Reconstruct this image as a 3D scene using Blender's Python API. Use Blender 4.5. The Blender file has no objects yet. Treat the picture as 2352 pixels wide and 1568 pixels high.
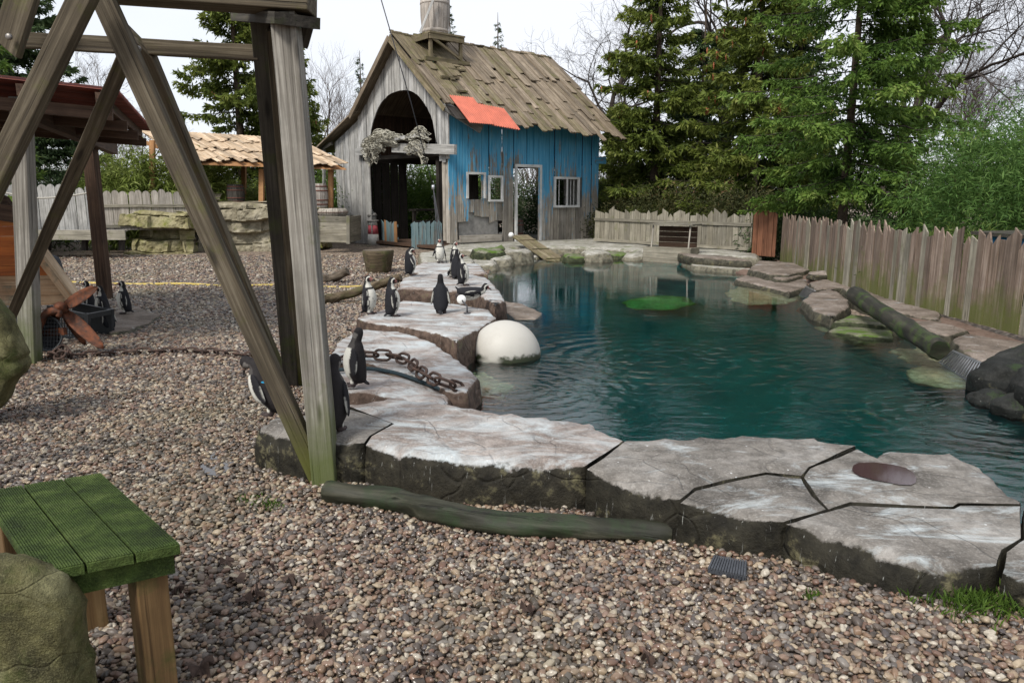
import bpy, bmesh, math, random
import numpy as np
from mathutils import Vector, Matrix, noise, kdtree
from mathutils.geometry import tessellate_polygon
R = math.radians
rng = np.random.default_rng(7)
random.seed(7)
sc = bpy.context.scene
COL = sc.collection

# ---------------------------------------------------------------- camera
FPX, CX, CY, CZ = 1699.0, 1176.0, 784.0, 2.0      # focal length and centre in a 2352x1568 frame
PITCH = math.atan(332.0 / FPX)
cd = bpy.data.cameras.new("camera"); cam = bpy.data.objects.new("camera", cd); COL.objects.link(cam)
cam.location = (0, 0, CZ); cam.rotation_euler = (math.pi / 2 - PITCH, 0, 0)
cd.sensor_width = 36; cd.lens = 36 * FPX / 2352; cd.clip_end = 2000; cd.clip_start = 0.05
sc.camera = cam

# ---------------------------------------------------------------- sky, sun, exposure
SUN_EL, SUN_ROT = 48, 215
w = bpy.data.worlds.new("World"); sc.world = w; w.use_nodes = True
wn = w.node_tree; wn.nodes.clear()
wo = wn.nodes.new('ShaderNodeOutputWorld'); bg = wn.nodes.new('ShaderNodeBackground')
sky = wn.nodes.new('ShaderNodeTexSky'); sky.sky_type = 'NISHITA'; sky.sun_disc = False
sky.sun_elevation = R(SUN_EL); sky.sun_rotation = R(SUN_ROT)
sks = wn.nodes.new('ShaderNodeVectorMath'); sks.operation = 'SCALE'; sks.inputs['Scale'].default_value = 0.10
wn.links.new(sky.outputs[0], sks.inputs[0])
tc = wn.nodes.new('ShaderNodeTexCoord'); nz = wn.nodes.new('ShaderNodeTexNoise')
mp = wn.nodes.new('ShaderNodeMapping'); mp.inputs['Scale'].default_value = (1, 1, 2.2)
wn.links.new(tc.outputs['Generated'], mp.inputs[0]); wn.links.new(mp.outputs[0], nz.inputs['Vector'])
nz.inputs['Scale'].default_value = 1.6; nz.inputs['Detail'].default_value = 5
cr = wn.nodes.new('ShaderNodeMapRange')
cr.inputs['From Min'].default_value = .30; cr.inputs['From Max'].default_value = .62
cr.inputs['To Min'].default_value = .66; cr.inputs['To Max'].default_value = 1.0
wn.links.new(nz.outputs[0], cr.inputs[0])
mx = wn.nodes.new('ShaderNodeMix'); mx.data_type = 'RGBA'
wn.links.new(cr.outputs[0], mx.inputs[0]); wn.links.new(sks.outputs[0], mx.inputs[6])
mx.inputs[7].default_value = (.55, .57, .61, 1)       # overcast cloud
wn.links.new(mx.outputs[2], bg.inputs[0]); bg.inputs[1].default_value = 1.0
wn.links.new(bg.outputs[0], wo.inputs[0])
sl = bpy.data.lights.new("sun", 'SUN'); sl.energy = 2.3; sl.angle = R(16); sl.color = (1, .95, .88)
so = bpy.data.objects.new("sun", sl); COL.objects.link(so)
so.rotation_euler = (R(90 - SUN_EL), 0, R(180 - SUN_ROT) + math.pi - R(180) )
_a = R(SUN_ROT)                                      # sky rotation is clockwise from +Y
_sd = Vector((math.sin(_a) * math.cos(R(SUN_EL)), math.cos(_a) * math.cos(R(SUN_EL)), math.sin(R(SUN_EL))))
so.rotation_euler = _sd.to_track_quat('Z', 'Y').to_euler()
vs = sc.view_settings; vs.view_transform = 'Standard'; vs.look = 'None'; vs.exposure = 0.84; vs.gamma = 1
vs.use_curve_mapping = False
sc.render.engine = 'CYCLES'
sc.cycles.max_bounces = 8; sc.cycles.transparent_max_bounces = 12
sc.cycles.use_denoising = True; sc.cycles.caustics_reflective = False

# ---------------------------------------------------------------- pixel -> point
_fw = Vector((0, math.cos(PITCH), -math.sin(PITCH))); _up = Vector((0, math.sin(PITCH), math.cos(PITCH)))
CAM = Vector((0, 0, CZ))
def ray(x, y): return _fw + Vector((1, 0, 0)) * ((x - CX) / FPX) + _up * ((CY - y) / FPX)
def pz(x, y, z=0.0):
    d = ray(x, y); return CAM + d * ((z - CZ) / d.z)
def pY(x, y, Y):
    d = ray(x, y); return CAM + d * (Y / d.y)
def ppl(x, y, pt, nrm):
    d = ray(x, y); return CAM + d * ((Vector(pt) - CAM).dot(nrm) / d.dot(nrm))

# ---------------------------------------------------------------- object helpers
W = {}                                               # world matrix of everything built
def prop(o, label=None, cat=None, group=None, kind=None):
    if label: o['label'] = label
    if cat: o['category'] = cat
    if group: o['group'] = group
    if kind: o['kind'] = kind
    return o
def link(o, parent, M):
    COL.objects.link(o)
    if parent is not None:
        o.parent = parent; o.matrix_basis = W[parent.name].inverted() @ M
    else:
        o.matrix_basis = M
    W[o.name] = M.copy()
    return o
def thing(name, loc, label=None, cat=None, group=None, kind=None, rz=0):
    o = bpy.data.objects.new(name, None); o.empty_display_size = .1
    link(o, None, Matrix.Translation(Vector(loc)) @ Matrix.Rotation(rz, 4, 'Z'))
    return prop(o, label, cat, group, kind)
def mesh_of(name, V, F, mats=(), smooth=False, midx=None, attrs=None):
    me = bpy.data.meshes.new(name)
    V = np.asarray(V, dtype=np.float32).reshape(-1, 3)
    if isinstance(F, np.ndarray):
        n, k = F.shape
        me.vertices.add(len(V)); me.vertices.foreach_set('co', V.ravel())
        me.loops.add(n * k); me.loops.foreach_set('vertex_index', F.astype(np.int32).ravel())
        me.polygons.add(n); me.polygons.foreach_set('loop_start', np.arange(0, n * k, k, dtype=np.int32))
        me.update(calc_edges=True)
    else:
        me.from_pydata(V.tolist(), [], [tuple(int(i) for i in f) for f in F])
    if not isinstance(mats, (list, tuple)): mats = [mats]
    for m in mats: me.materials.append(m)
    if smooth: me.polygons.foreach_set('use_smooth', np.ones(len(me.polygons), dtype=bool))
    if midx is not None: me.polygons.foreach_set('material_index', np.asarray(midx, dtype=np.int32))
    for k, v in (attrs or {}).items():
        v = np.asarray(v, dtype=np.float32)
        if v.ndim == 1:
            a = me.attributes.new(k, 'FLOAT', 'POINT'); a.data.foreach_set('value', v)
        else:
            a = me.attributes.new(k, 'FLOAT_COLOR', 'POINT'); a.data.foreach_set('color', v.ravel())
    me.validate(); me.update()
    return me
def mk(name, V, F, mats, parent=None, smooth=False, org=None, midx=None, attrs=None, **pr):
    """free mesh given in world coordinates; origin at its base centre"""
    V = np.asarray(V, dtype=np.float64).reshape(-1, 3)
    if org is None:
        lo, hi = V.min(0), V.max(0); org = ((lo[0] + hi[0]) / 2, (lo[1] + hi[1]) / 2, lo[2])
    me = mesh_of(name, V - np.array(org), F, mats, smooth, midx, attrs)
    o = bpy.data.objects.new(name, me); link(o, parent, Matrix.Translation(Vector(org)))
    return prop(o, **pr)
def frame(o, x, y):
    x = Vector(x).normalized(); y = Vector(y); y = (y - x * y.dot(x)).normalized(); z = x.cross(y)
    return Matrix(((x.x, y.x, z.x, o[0]), (x.y, y.y, z.y, o[1]), (x.z, y.z, z.z, o[2]), (0, 0, 0, 1)))
def prism_mesh(name, out, t, mat, bev=0.0):
    """2-D outline (local x along the grain, y across) with thickness t centred on z=0"""
    n = len(out)
    area = sum(out[i][0] * out[(i + 1) % n][1] - out[(i + 1) % n][0] * out[i][1] for i in range(n))
    if area < 0: out = out[::-1]
    V = [(x, y, -t / 2) for x, y in out] + [(x, y, t / 2) for x, y in out]
    F = [tuple(range(n - 1, -1, -1)), tuple(range(n, 2 * n))] + [(i, (i + 1) % n, n + (i + 1) % n, n + i) for i in range(n)]
    me = mesh_of(name, V, F, mat)
    if bev:
        bm = bmesh.new(); bm.from_mesh(me)
        bmesh.ops.bevel(bm, geom=bm.edges[:], offset=bev, segments=2, affect='EDGES', profile=.5)
        bm.to_mesh(me); bm.free()
    return me
def prism(name, out, t, M, mat, parent=None, bev=0.0, **pr):
    o = bpy.data.objects.new(name, prism_mesh(name, out, t, mat, bev)); link(o, parent, M); return prop(o, **pr)
def beam(name, a, b, wd, t, mat, parent=None, side=(0, 0, 1), bev=0.0, e0=0, e1=0, warp=0.0, **pr):
    """timber from a to b, wd across 'side' direction, t thick; e0/e1 slant the ends"""
    a, b = Vector(a), Vector(b); L = (b - a).length; h = wd / 2
    if warp:
        k = 7; xs = [-L / 2 + L * i / (k - 1) for i in range(k)]
        up = [h + random.uniform(-warp, warp) for _ in xs]; dn = [-h + random.uniform(-warp, warp) for _ in xs]
        out = [(xs[i] - (e0 if i == 0 else 0), dn[i]) for i in range(k)] + [(xs[i] + (e1 if i == k - 1 else 0), up[i]) for i in range(k - 1, -1, -1)]
    else:
        out = [(-L / 2 - e0, -h), (L / 2 - e1, -h), (L / 2 + e1, h), (-L / 2 + e0, h)]
    return prism(name, out, t, frame((a + b) / 2, b - a, side), mat, parent, bev, **pr)
def box(name, lo, hi, mat, parent=None, bev=0.0, **pr):
    lo, hi = Vector(lo), Vector(hi); c = (lo + hi) / 2; d = hi - lo
    return prism(name, [(-d.x / 2, -d.y / 2), (d.x / 2, -d.y / 2), (d.x / 2, d.y / 2), (-d.x / 2, d.y / 2)], d.z, Matrix.Translation(c), mat, parent, bev, **pr)
def tube_geo(path, rad, sides=8, jit=0.0, cap=True, closed=False):
    P = [Vector(p) for p in path]; n = len(P)
    if not hasattr(rad, '__len__'): rad = [rad] * n
    V, F = [], []
    ref = None
    for i in range(n):
        t = (P[(i + 1) % n] - P[i - 1]) if closed else (P[min(i + 1, n - 1)] - P[max(i - 1, 0)])
        t.normalize()
        if ref is None: ref = t.orthogonal().normalized()
        ref = (ref - t * ref.dot(t)).normalized(); b = t.cross(ref)
        for k in range(sides):
            an = 2 * math.pi * k / sides
            if jit: r2 = jit * .35 * noise.noise(Vector((math.cos(an) * 4.5, math.sin(an) * 4.5, i * .12)) + P[0])
            r = rad[i] * (1 + (r2 if jit else 0) + (jit * noise.noise(Vector((math.cos(an) * 1.3, math.sin(an) * 1.3, i * .22)) + P[0] * 3) if jit else 0))
            V.append(P[i] + (ref * math.cos(an) + b * math.sin(an)) * r)
    m = n if closed else n - 1
    for i in range(m):
        for k in range(sides):
            a0, a1 = i * sides + k, i * sides + (k + 1) % sides
            j = (i + 1) % n
            F.append((a0, a1, j * sides + (k + 1) % sides, j * sides + k))
    if cap and not closed:
        F.append(tuple(range(sides - 1, -1, -1))); F.append(tuple((n - 1) * sides + k for k in range(sides)))
    return [tuple(v) for v in V], F
def tube(name, path, rad, mat, parent=None, sides=8, jit=0.0, smooth=True, closed=False, **pr):
    V, F = tube_geo(path, rad, sides, jit, closed=closed)
    return mk(name, V, F, mat, parent, smooth, **pr)
def lathe_geo(prof, seg=20):
    V, F = [], []
    for r, z in prof:
        for k in range(seg):
            a = 2 * math.pi * k / seg; V.append((r * math.cos(a), r * math.sin(a), z))
    for i in range(len(prof) - 1):
        for k in range(seg):
            F.append((i * seg + k, i * seg + (k + 1) % seg, (i + 1) * seg + (k + 1) % seg, (i + 1) * seg + k))
    F.append(tuple(range(seg - 1, -1, -1))); F.append(tuple((len(prof) - 1) * seg + k for k in range(seg)))
    return V, F
def lathe(name, prof, seg, M, mat, parent=None, smooth=True, **pr):
    V, F = lathe_geo(prof, seg); o = bpy.data.objects.new(name, mesh_of(name, V, F, mat, smooth))
    link(o, parent, M); return prop(o, **pr)
def spline(pts, n):
    """Catmull-Rom through pts"""
    P = [Vector(p) for p in pts]; out = []
    m = len(P) - 1
    for i in range(n):
        t = i / (n - 1) * m; k = min(int(t), m - 1); f = t - k
        p0, p1, p2, p3 = P[max(k - 1, 0)], P[k], P[k + 1], P[min(k + 2, m)]
        out.append(.5 * ((2 * p1) + (p2 - p0) * f + (2 * p0 - 5 * p1 + 4 * p2 - p3) * f * f + (3 * p1 - p0 - 3 * p2 + p3) * f ** 3))
    return out
def copy_tree(src, M, label=None, group=None):
    r = src.copy(); link(r, None, M)
    if label: r['label'] = label
    if group: r['group'] = group
    def rec(s, d):
        for ch in s.children:
            c = ch.copy(); COL.objects.link(c); c.parent = d; W[c.name] = W[d.name] @ ch.matrix_basis
            rec(ch, c)
    rec(src, r); return r
# ---------------------------------------------------------------- materials
def nd(nt, t, ins=None, **props):
    n = nt.nodes.new('ShaderNode' + t)
    for k, v in props.items(): setattr(n, k, v)
    for k, v in (ins or {}).items():
        s = n.inputs[k]
        if isinstance(v, bpy.types.NodeSocket): nt.links.new(v, s)
        else: s.default_value = v
    return n
def c4(c): return (c[0], c[1], c[2], 1)
def ramp(nt, fac, stops, interp='LINEAR'):
    n = nt.nodes.new('ShaderNodeValToRGB'); e = n.color_ramp; e.interpolation = interp
    while len(e.elements) < len(stops): e.elements.new(.5)
    for el, (p, c) in zip(e.elements, stops): el.position = p; el.color = c4(c)
    nt.links.new(fac, n.inputs[0]); return n.outputs[0]
def mixc(nt, f, a, b, mode='MIX'):
    n = nt.nodes.new('ShaderNodeMix'); n.data_type = 'RGBA'; n.blend_type = mode
    for s, v in ((0, f), (6, a), (7, b)):
        if isinstance(v, bpy.types.NodeSocket): nt.links.new(v, n.inputs[s])
        else: n.inputs[s].default_value = v if s == 0 else c4(v)
    return n.outputs[2]
def mrange(nt, v, a, b, c=0.0, d=1.0):
    n = nd(nt, 'MapRange', {'Value': v, 'From Min': a, 'From Max': b, 'To Min': c, 'To Max': d}); return n.outputs[0]
def mth(nt, op, a, b=0.0):
    n = nt.nodes.new('ShaderNodeMath'); n.operation = op
    for i, v in enumerate((a, b)):
        if isinstance(v, bpy.types.NodeSocket): nt.links.new(v, n.inputs[i])
        else: n.inputs[i].default_value = v
    return n.outputs[0]
def new_mat(name, rough=.8):
    m = bpy.data.materials.new(name); m.use_nodes = True; nt = m.node_tree; b = nt.nodes['Principled BSDF']
    b.inputs['Roughness'].default_value = rough
    return m, nt, b
def coords(nt, kind='Object', scale=(1, 1, 1), randomise=False):
    v = nd(nt, 'TexCoord').outputs[kind] if kind != 'Position' else nd(nt, 'NewGeometry').outputs['Position']
    if randomise:
        r = nd(nt, 'ObjectInfo').outputs['Random']
        s = nd(nt, 'VectorMath', {1: (37.1, 91.7, 53.3)}, operation='SCALE'); nt.links.new(r, s.inputs['Scale']); s.inputs[0].default_value = (37, 91, 53)
        v = nd(nt, 'VectorMath', {0: v, 1: s.outputs[0]}, operation='ADD').outputs[0]
    return nd(nt, 'Mapping', {'Vector': v, 'Scale': scale}).outputs[0]
def nse(nt, vec, scale, detail=4, rough=.55, dist=0.0):
    return nd(nt, 'TexNoise', {'Vector': vec, 'Scale': scale, 'Detail': detail, 'Roughness': rough, 'Distortion': dist}).outputs[0]
def bump(nt, b, h, strength=.3, dist=.01):
    n = nd(nt, 'Bump', {'Height': h, 'Strength': strength, 'Distance': dist}); nt.links.new(n.outputs[0], b.inputs['Normal']); return n

def wood(name, dark, mid, light, moss=None, mossamt=.5, grain=26, rough=.82, vary=.35, bs=.5, paint=None, paintz=None, mossz=None):
    """weathered timber: grain runs along local x; optional moss stain and flaking paint"""
    m, nt, b = new_mat(name, rough)
    v = coords(nt, 'Object', (1, 1, 1), True)
    g = nd(nt, 'Mapping', {'Vector': v, 'Scale': (.9, grain, grain)}).outputs[0]
    n1 = nse(nt, g, 1.0, 6, .62, .4)
    c = ramp(nt, n1, [(.30, dark), (.5, mid), (.72, light)])
    n2 = nse(nt, v, 2.2, 6, .65)
    c = mixc(nt, mrange(nt, n2, .38, .66, 0, .6), c, [x * .5 for x in mid], 'MIX')
    n4 = nse(nt, nd(nt, 'Mapping', {'Vector': v, 'Scale': (.7, grain * 1.9, grain * 1.9)}).outputs[0], 1.0, 3, .5, .25)
    ck = mrange(nt, n4, .63, .72); c = mixc(nt, mth(nt, 'MULTIPLY', ck, .75), c, [x * .35 for x in dark])
    kn = nd(nt, 'TexVoronoi', {'Vector': nd(nt, 'Mapping', {'Vector': v, 'Scale': (1.1, 5.5, 5.5)}).outputs[0], 'Scale': 1.0}).outputs['Distance']
    c = mixc(nt, mrange(nt, kn, .05, .13, .8, 0), c, [x * .5 for x in dark])
    rnd = nd(nt, 'ObjectInfo').outputs['Random']
    c = mixc(nt, 1.0, c, ramp(nt, rnd, [(0, (1 - vary,) * 3), (.5, (1 - vary * .3, 1 - vary * .35, 1 - vary * .45)), (1, (1 + vary * .4,) * 3)]), 'MULTIPLY')
    if paint:
        pos = nd(nt, 'NewGeometry').outputs['Position']
        z = nd(nt, 'SeparateXYZ', {'Vector': pos}).outputs[2]
        base = mrange(nt, z, paintz[0], paintz[1])
        pn = nse(nt, nd(nt, 'Mapping', {'Vector': v, 'Scale': (1.2, 9, 9)}).outputs[0], 1.2, 6, .7)
        f = mth(nt, 'ADD', base, mth(nt, 'MULTIPLY', mth(nt, 'SUBTRACT', pn, .5), 2.6))
        f = mth(nt, 'ADD', f, mth(nt, 'MULTIPLY', mth(nt, 'SUBTRACT', rnd, .5), .5))
        f = mrange(nt, f, .45, .62)
        pc = mixc(nt, mrange(nt, n1, .35, .7), [paint[0] * .7, paint[1] * .7, paint[2] * .75], [paint[0] + .10, paint[1] + .08, paint[2] + .06])
        c = mixc(nt, f, c, pc)
    if moss:
        mn = nse(nt, v, 3.0, 6, .7)
        mf = mrange(nt, mn, .62 - mossamt * .35, .80 - mossamt * .3)
        if mossz:
            zz_ = nd(nt, 'SeparateXYZ', {'Vector': nd(nt, 'NewGeometry').outputs['Position']}).outputs[2]
            big_ = nse(nt, nd(nt, 'NewGeometry').outputs['Position'], 1.1, 3)
            zn = mth(nt, 'ADD', zz_, mth(nt, 'MULTIPLY', mth(nt, 'SUBTRACT', mth(nt, 'ADD', mn, big_), 1.0), mossz[2]))
            mf = mth(nt, 'MAXIMUM', mth(nt, 'MULTIPLY', mf, .6), mrange(nt, zn, mossz[0], mossz[1], .75, 0))
        c = mixc(nt, mf, c, moss)
    nt.links.new(c, b.inputs['Base Color'])
    bump(nt, b, mth(nt, 'SUBTRACT', n1, mth(nt, 'MULTIPLY', ck, .6)), bs, .008)
    b.inputs['Specular IOR Level'].default_value = .25
    return m
def plain(name, c, rough=.7, var=.25, scale=8, metal=0.0, c2=None, bs=.2, spec=.3):
    m, nt, b = new_mat(name, rough)
    v = coords(nt, 'Object', (1, 1, 1), True)
    n = nse(nt, v, scale, 5, .6)
    c2 = c2 or [x * (1 - var) for x in c]
    nt.links.new(mixc(nt, mrange(nt, n, .35, .65), c, c2), b.inputs['Base Color'])
    b.inputs['Metallic'].default_value = metal; b.inputs['Specular IOR Level'].default_value = spec
    if bs: bump(nt, b, n, bs, .01)
    return m
def rock(name, c1, c2, c3, moss=None, mossamt=.4, white=0.0, side=None, rough=.75, sc_=1.0, wet=0.0, crack=.0):
    """rock: attribute 'side' (1 on steep flanks) blends in the flank colour with a noisy border"""
    m, nt, b = new_mat(name, rough)
    pos = nd(nt, 'NewGeometry').outputs['Position']
    n1 = nse(nt, pos, 2.1 * sc_, 7, .62, .3); n2 = nse(nt, pos, 9 * sc_, 6, .65); n3 = nse(nt, pos, 60 * sc_, 3, .6)
    c = ramp(nt, n1, [(.3, c1), (.5, c2), (.68, c3)])
    c = mixc(nt, mrange(nt, n2, .42, .62, 0, .45), c, [x * .5 for x in c1])
    c = mixc(nt, mrange(nt, n3, .5, .75, 0, .35), c, [min(1, x * 1.5) for x in c3])
    if white:
        wv = nd(nt, 'Mapping', {'Vector': pos, 'Scale': (1.0, 2.0, 1), 'Rotation': (0, 0, .4)}).outputs[0]
        wn_ = nse(nt, wv, 1.7, 8, .72, .8)
        c = mixc(nt, mrange(nt, wn_, .62 - white * .2, .76 - white * .12, 0, .8), c, (.50, .56, .58))
    if white:
        sp_ = nd(nt, 'TexVoronoi', {'Vector': pos, 'Scale': 9.0}).outputs['Distance']
        c = mixc(nt, mrange(nt, sp_, .045, .075, .8, 0), c, (.55, .56, .55))
    if moss:
        mn = nse(nt, pos, 2.6, 7, .7)
        c = mixc(nt, mrange(nt, mn, .66 - mossamt * .35, .82 - mossamt * .3), c, moss)
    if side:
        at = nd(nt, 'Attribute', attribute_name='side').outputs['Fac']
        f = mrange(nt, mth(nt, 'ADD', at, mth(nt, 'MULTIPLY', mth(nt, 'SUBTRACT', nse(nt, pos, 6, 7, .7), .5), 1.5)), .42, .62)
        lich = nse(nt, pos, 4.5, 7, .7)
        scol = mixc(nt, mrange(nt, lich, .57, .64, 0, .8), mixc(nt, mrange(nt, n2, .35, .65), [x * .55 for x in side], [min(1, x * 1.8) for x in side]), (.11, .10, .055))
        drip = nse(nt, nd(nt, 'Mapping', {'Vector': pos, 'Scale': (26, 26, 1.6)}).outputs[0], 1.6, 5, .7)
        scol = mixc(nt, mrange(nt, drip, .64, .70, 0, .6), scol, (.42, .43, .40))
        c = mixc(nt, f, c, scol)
    nt.links.new(c, b.inputs['Base Color'])
    h = mth(nt, 'ADD', mth(nt, 'MULTIPLY', n2, .7), mth(nt, 'MULTIPLY', n3, .35))
    vc = nd(nt, 'TexVoronoi', {'Vector': nd(nt, 'VectorMath', {0: pos, 1: nd(nt, 'TexNoise', {'Vector': pos, 'Scale': 1.5}).outputs['Color']}, operation='ADD').outputs[0], 'Scale': 1.4 * sc_}, feature='DISTANCE_TO_EDGE').outputs['Distance']
    h = mth(nt, 'ADD', h, mth(nt, 'MULTIPLY', mrange(nt, vc, 0, .025), crack))
    bump(nt, b, h, .75, .03)
    b.inputs['Specular IOR Level'].default_value = .18 + wet * .4
    return m
MT = {}
MT['frame'] = wood('timber_frame', (.034, .027, .019), (.105, .085, .057), (.215, .185, .135), moss=(.08, .09, .012), mossamt=.18, grain=34, vary=.18, bs=1.0, mossz=(.05, .75, 1.3))
MT['post'] = wood('timber_post', (.075, .068, .056), (.205, .19, .165), (.40, .385, .345), moss=(.07, .095, .014), mossamt=.1, grain=42, vary=.1, bs=1.0, mossz=(.1, .95, 1.5))
MT['darkpost'] = wood('timber_dark', (.02, .018, .015), (.055, .05, .042), (.11, .10, .08), moss=(.05, .06, .02), mossamt=.3, grain=30, vary=.15, bs=.6)
MT['grey'] = wood('weathered_grey', (.15, .147, .14), (.40, .40, .39), (.60, .60, .59), vary=.3)
MT['greylow'] = wood('weathered_beige', (.16, .14, .115), (.37, .34, .295), (.54, .51, .46), vary=.28)
MT['blue'] = wood('blue_paint', (.13, .11, .09), (.34, .31, .265), (.54, .51, .455), vary=.32, paint=(.05, .335, .55), paintz=(.8, 4.0))
MT['white'] = wood('white_paint', (.50, .50, .48), (.70, .70, .68), (.80, .80, .78), vary=.1)
MT['roof'] = wood('roof_board', (.075, .058, .042), (.25, .20, .145), (.42, .355, .275), moss=(.13, .11, .05), mossamt=.06, grain=20, vary=.35)
MT['roofmoss'] = wood('roof_board_moss', (.065, .052, .034), (.20, .165, .105), (.33, .28, .19), moss=(.11, .105, .04), mossamt=.35, grain=20, vary=.35)
MT['fence'] = wood('fence_board', (.07, .052, .040), (.215, .16, .125), (.36, .30, .255), moss=(.085, .105, .02), mossamt=-.1, vary=.34, mossz=(.3, .75, 1.3))
MT['fencegreen'] = wood('fence_board_green', (.11, .10, .075), (.26, .24, .19), (.40, .375, .31), moss=(.12, .125, .05), mossamt=.15, vary=.3)
MT['red'] = wood('red_board', (.10, .045, .025), (.23, .10, .055), (.33, .17, .10), vary=.2)
MT['shingle'] = wood('new_shingle', (.32, .21, .12), (.55, .42, .29), (.70, .58, .45), vary=.4, grain=14)
MT['newpost'] = wood('new_post', (.22, .10, .04), (.38, .20, .09), (.50, .30, .15), vary=.2)
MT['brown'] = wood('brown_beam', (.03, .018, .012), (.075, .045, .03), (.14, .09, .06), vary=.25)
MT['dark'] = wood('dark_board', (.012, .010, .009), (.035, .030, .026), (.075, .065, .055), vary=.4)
MT['table'] = rock('mossy_board', (.012, .020, .006), (.040, .066, .014), (.080, .112, .030), moss=(.06, .10, .014), mossamt=.30, sc_=2.2)
MT['tableleg'] = wood('table_leg', (.075, .04, .018), (.19, .115, .05), (.30, .20, .095), moss=(.05, .07, .015), mossamt=.3, vary=.2)
MT['log'] = wood('wet_log', (.005, .005, .003), (.026, .027, .016), (.10, .096, .068), moss=(.018, .034, .012), mossamt=.38, grain=14, rough=.6, vary=.1, bs=1)
MT['logmoss'] = wood('mossy_log', (.008, .008, .006), (.028, .027, .02), (.075, .068, .05), moss=(.045, .085, .010), mossamt=.42, grain=14, rough=.7, vary=.1, bs=1)
MT['logdry'] = wood('dry_log', (.05, .04, .03), (.12, .095, .07), (.22, .18, .14), grain=16, vary=.2, bs=1)
MT['stump'] = wood('stump_bark', (.03, .022, .014), (.10, .075, .045), (.19, .15, .10), moss=(.07, .075, .025), mossamt=.35, grain=14, vary=.1, bs=1)
MT['barrel'] = wood('barrel_stave', (.24, .20, .17), (.44, .40, .36), (.58, .55, .51), vary=.2, grain=18)
MT['barreldark'] = wood('barrel_stave_dark', (.03, .028, .025), (.08, .072, .062), (.15, .13, .11), vary=.2)
MT['rust'] = plain('rusty_iron', (.16, .055, .025), .75, .6, 14, 0.3, c2=(.055, .03, .022), bs=.6)
MT['hoop'] = plain('rusty_hoop', (.17, .07, .05), .8, .4, 20, 0, bs=.3)
MT['chain'] = plain('rusty_chain', (.085, .05, .038), .8, .6, 22, 0, c2=(.035, .026, .022), bs=.7)
MT['orange'] = wood('orange_hull', (.20, .045, .008), (.42, .115, .018), (.55, .22, .055), vary=.25, grain=10, rough=.6)
MT['hullworn'] = wood('worn_hull', (.20, .10, .05), (.40, .25, .14), (.52, .40, .27), moss=(.06, .09, .075), mossamt=.25, vary=.2, grain=10)
MT['concrete'] = plain('concrete', (.30, .29, .27), .9, .35, 5)
MT['crate'] = plain('black_plastic', (.028, .032, .035), .45, .3, 10, spec=.5)
MT['sack'] = plain('grey_tarp', (.06, .065, .075), .6, .4, 6)
MT['hose'] = plain('yellow_hose', (.55, .42, .10), .5, .25, 6, bs=0)
MT['rope'] = plain('dark_rope', (.03, .05, .06), .9, .5, 60, bs=.8)
MT['ropewhite'] = plain('pale_rope', (.42, .40, .35), .9, .4, 40)
MT['net'] = plain('fishing_net', (.50, .48, .40), .95, .45, 30, bs=.5)
MT['cable'] = plain('steel_cable', (.05, .05, .055), .5, .2, 8, bs=0)
MT['steel'] = plain('steel_bar', (.55, .56, .58), .35, .3, 10, .9, bs=0)
MT['silver'] = plain('white_enamel', (.72, .72, .70), .35, .15, 6, bs=0, spec=.5)
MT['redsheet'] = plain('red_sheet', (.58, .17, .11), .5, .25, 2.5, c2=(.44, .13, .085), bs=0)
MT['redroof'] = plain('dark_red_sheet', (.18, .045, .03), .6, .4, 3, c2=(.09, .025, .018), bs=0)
MT['mat'] = plain('black_rubber', (.06, .065, .075), .6, .3, 30, bs=.2)
MT['orangebolt'] = plain('bolt', (.30, .28, .26), .45, .4, 40, .7, bs=0)
MT['blueboard'] = plain('blue_board', (.02, .22, .45), .6, .2, 4)
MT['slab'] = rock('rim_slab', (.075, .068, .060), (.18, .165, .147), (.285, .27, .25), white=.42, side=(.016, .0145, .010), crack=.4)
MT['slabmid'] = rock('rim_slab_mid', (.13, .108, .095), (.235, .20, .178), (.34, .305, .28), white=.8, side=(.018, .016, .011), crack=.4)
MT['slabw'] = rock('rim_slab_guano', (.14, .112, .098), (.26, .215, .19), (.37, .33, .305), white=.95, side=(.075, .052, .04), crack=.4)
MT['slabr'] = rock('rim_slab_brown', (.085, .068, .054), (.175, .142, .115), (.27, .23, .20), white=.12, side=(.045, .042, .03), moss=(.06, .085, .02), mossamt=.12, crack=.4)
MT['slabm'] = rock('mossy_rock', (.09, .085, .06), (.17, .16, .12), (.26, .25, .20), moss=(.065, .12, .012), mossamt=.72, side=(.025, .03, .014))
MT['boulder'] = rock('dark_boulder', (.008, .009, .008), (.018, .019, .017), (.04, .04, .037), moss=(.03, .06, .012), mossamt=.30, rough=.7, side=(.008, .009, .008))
MT['sub'] = rock('submerged_rock', (.26, .20, .10), (.40, .33, .18), (.50, .43, .27), sc_=1.5)
MT['subgreen'] = rock('submerged_algae', (.03, .16, .03), (.08, .26, .05), (.15, .32, .08))
MT['cliff'] = rock('sandstone', (.13, .115, .075), (.27, .24, .17), (.38, .35, .27), moss=(.13, .135, .035), mossamt=.25, side=None, sc_=.8)
MT['cliffmoss'] = rock('sandstone_moss', (.14, .12, .06), (.27, .24, .13), (.37, .34, .22), moss=(.12, .13, .02), mossamt=.45, sc_=.9)
MT['bankstone'] = rock('bank_stone', (.17, .16, .13), (.30, .285, .245), (.42, .41, .37), moss=(.08, .10, .025), mossamt=.35, side=(.13, .12, .09))
MT['nearmoss'] = rock('near_mossy_rock', (.035, .033, .016), (.105, .098, .042), (.20, .19, .10), moss=(.04, .062, .010), mossamt=.42, sc_=2.6, crack=.25)
MT['soil'] = rock('brown_soil', (.10, .065, .05), (.16, .11, .085), (.21, .155, .125), rough=.95, sc_=2)
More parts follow.
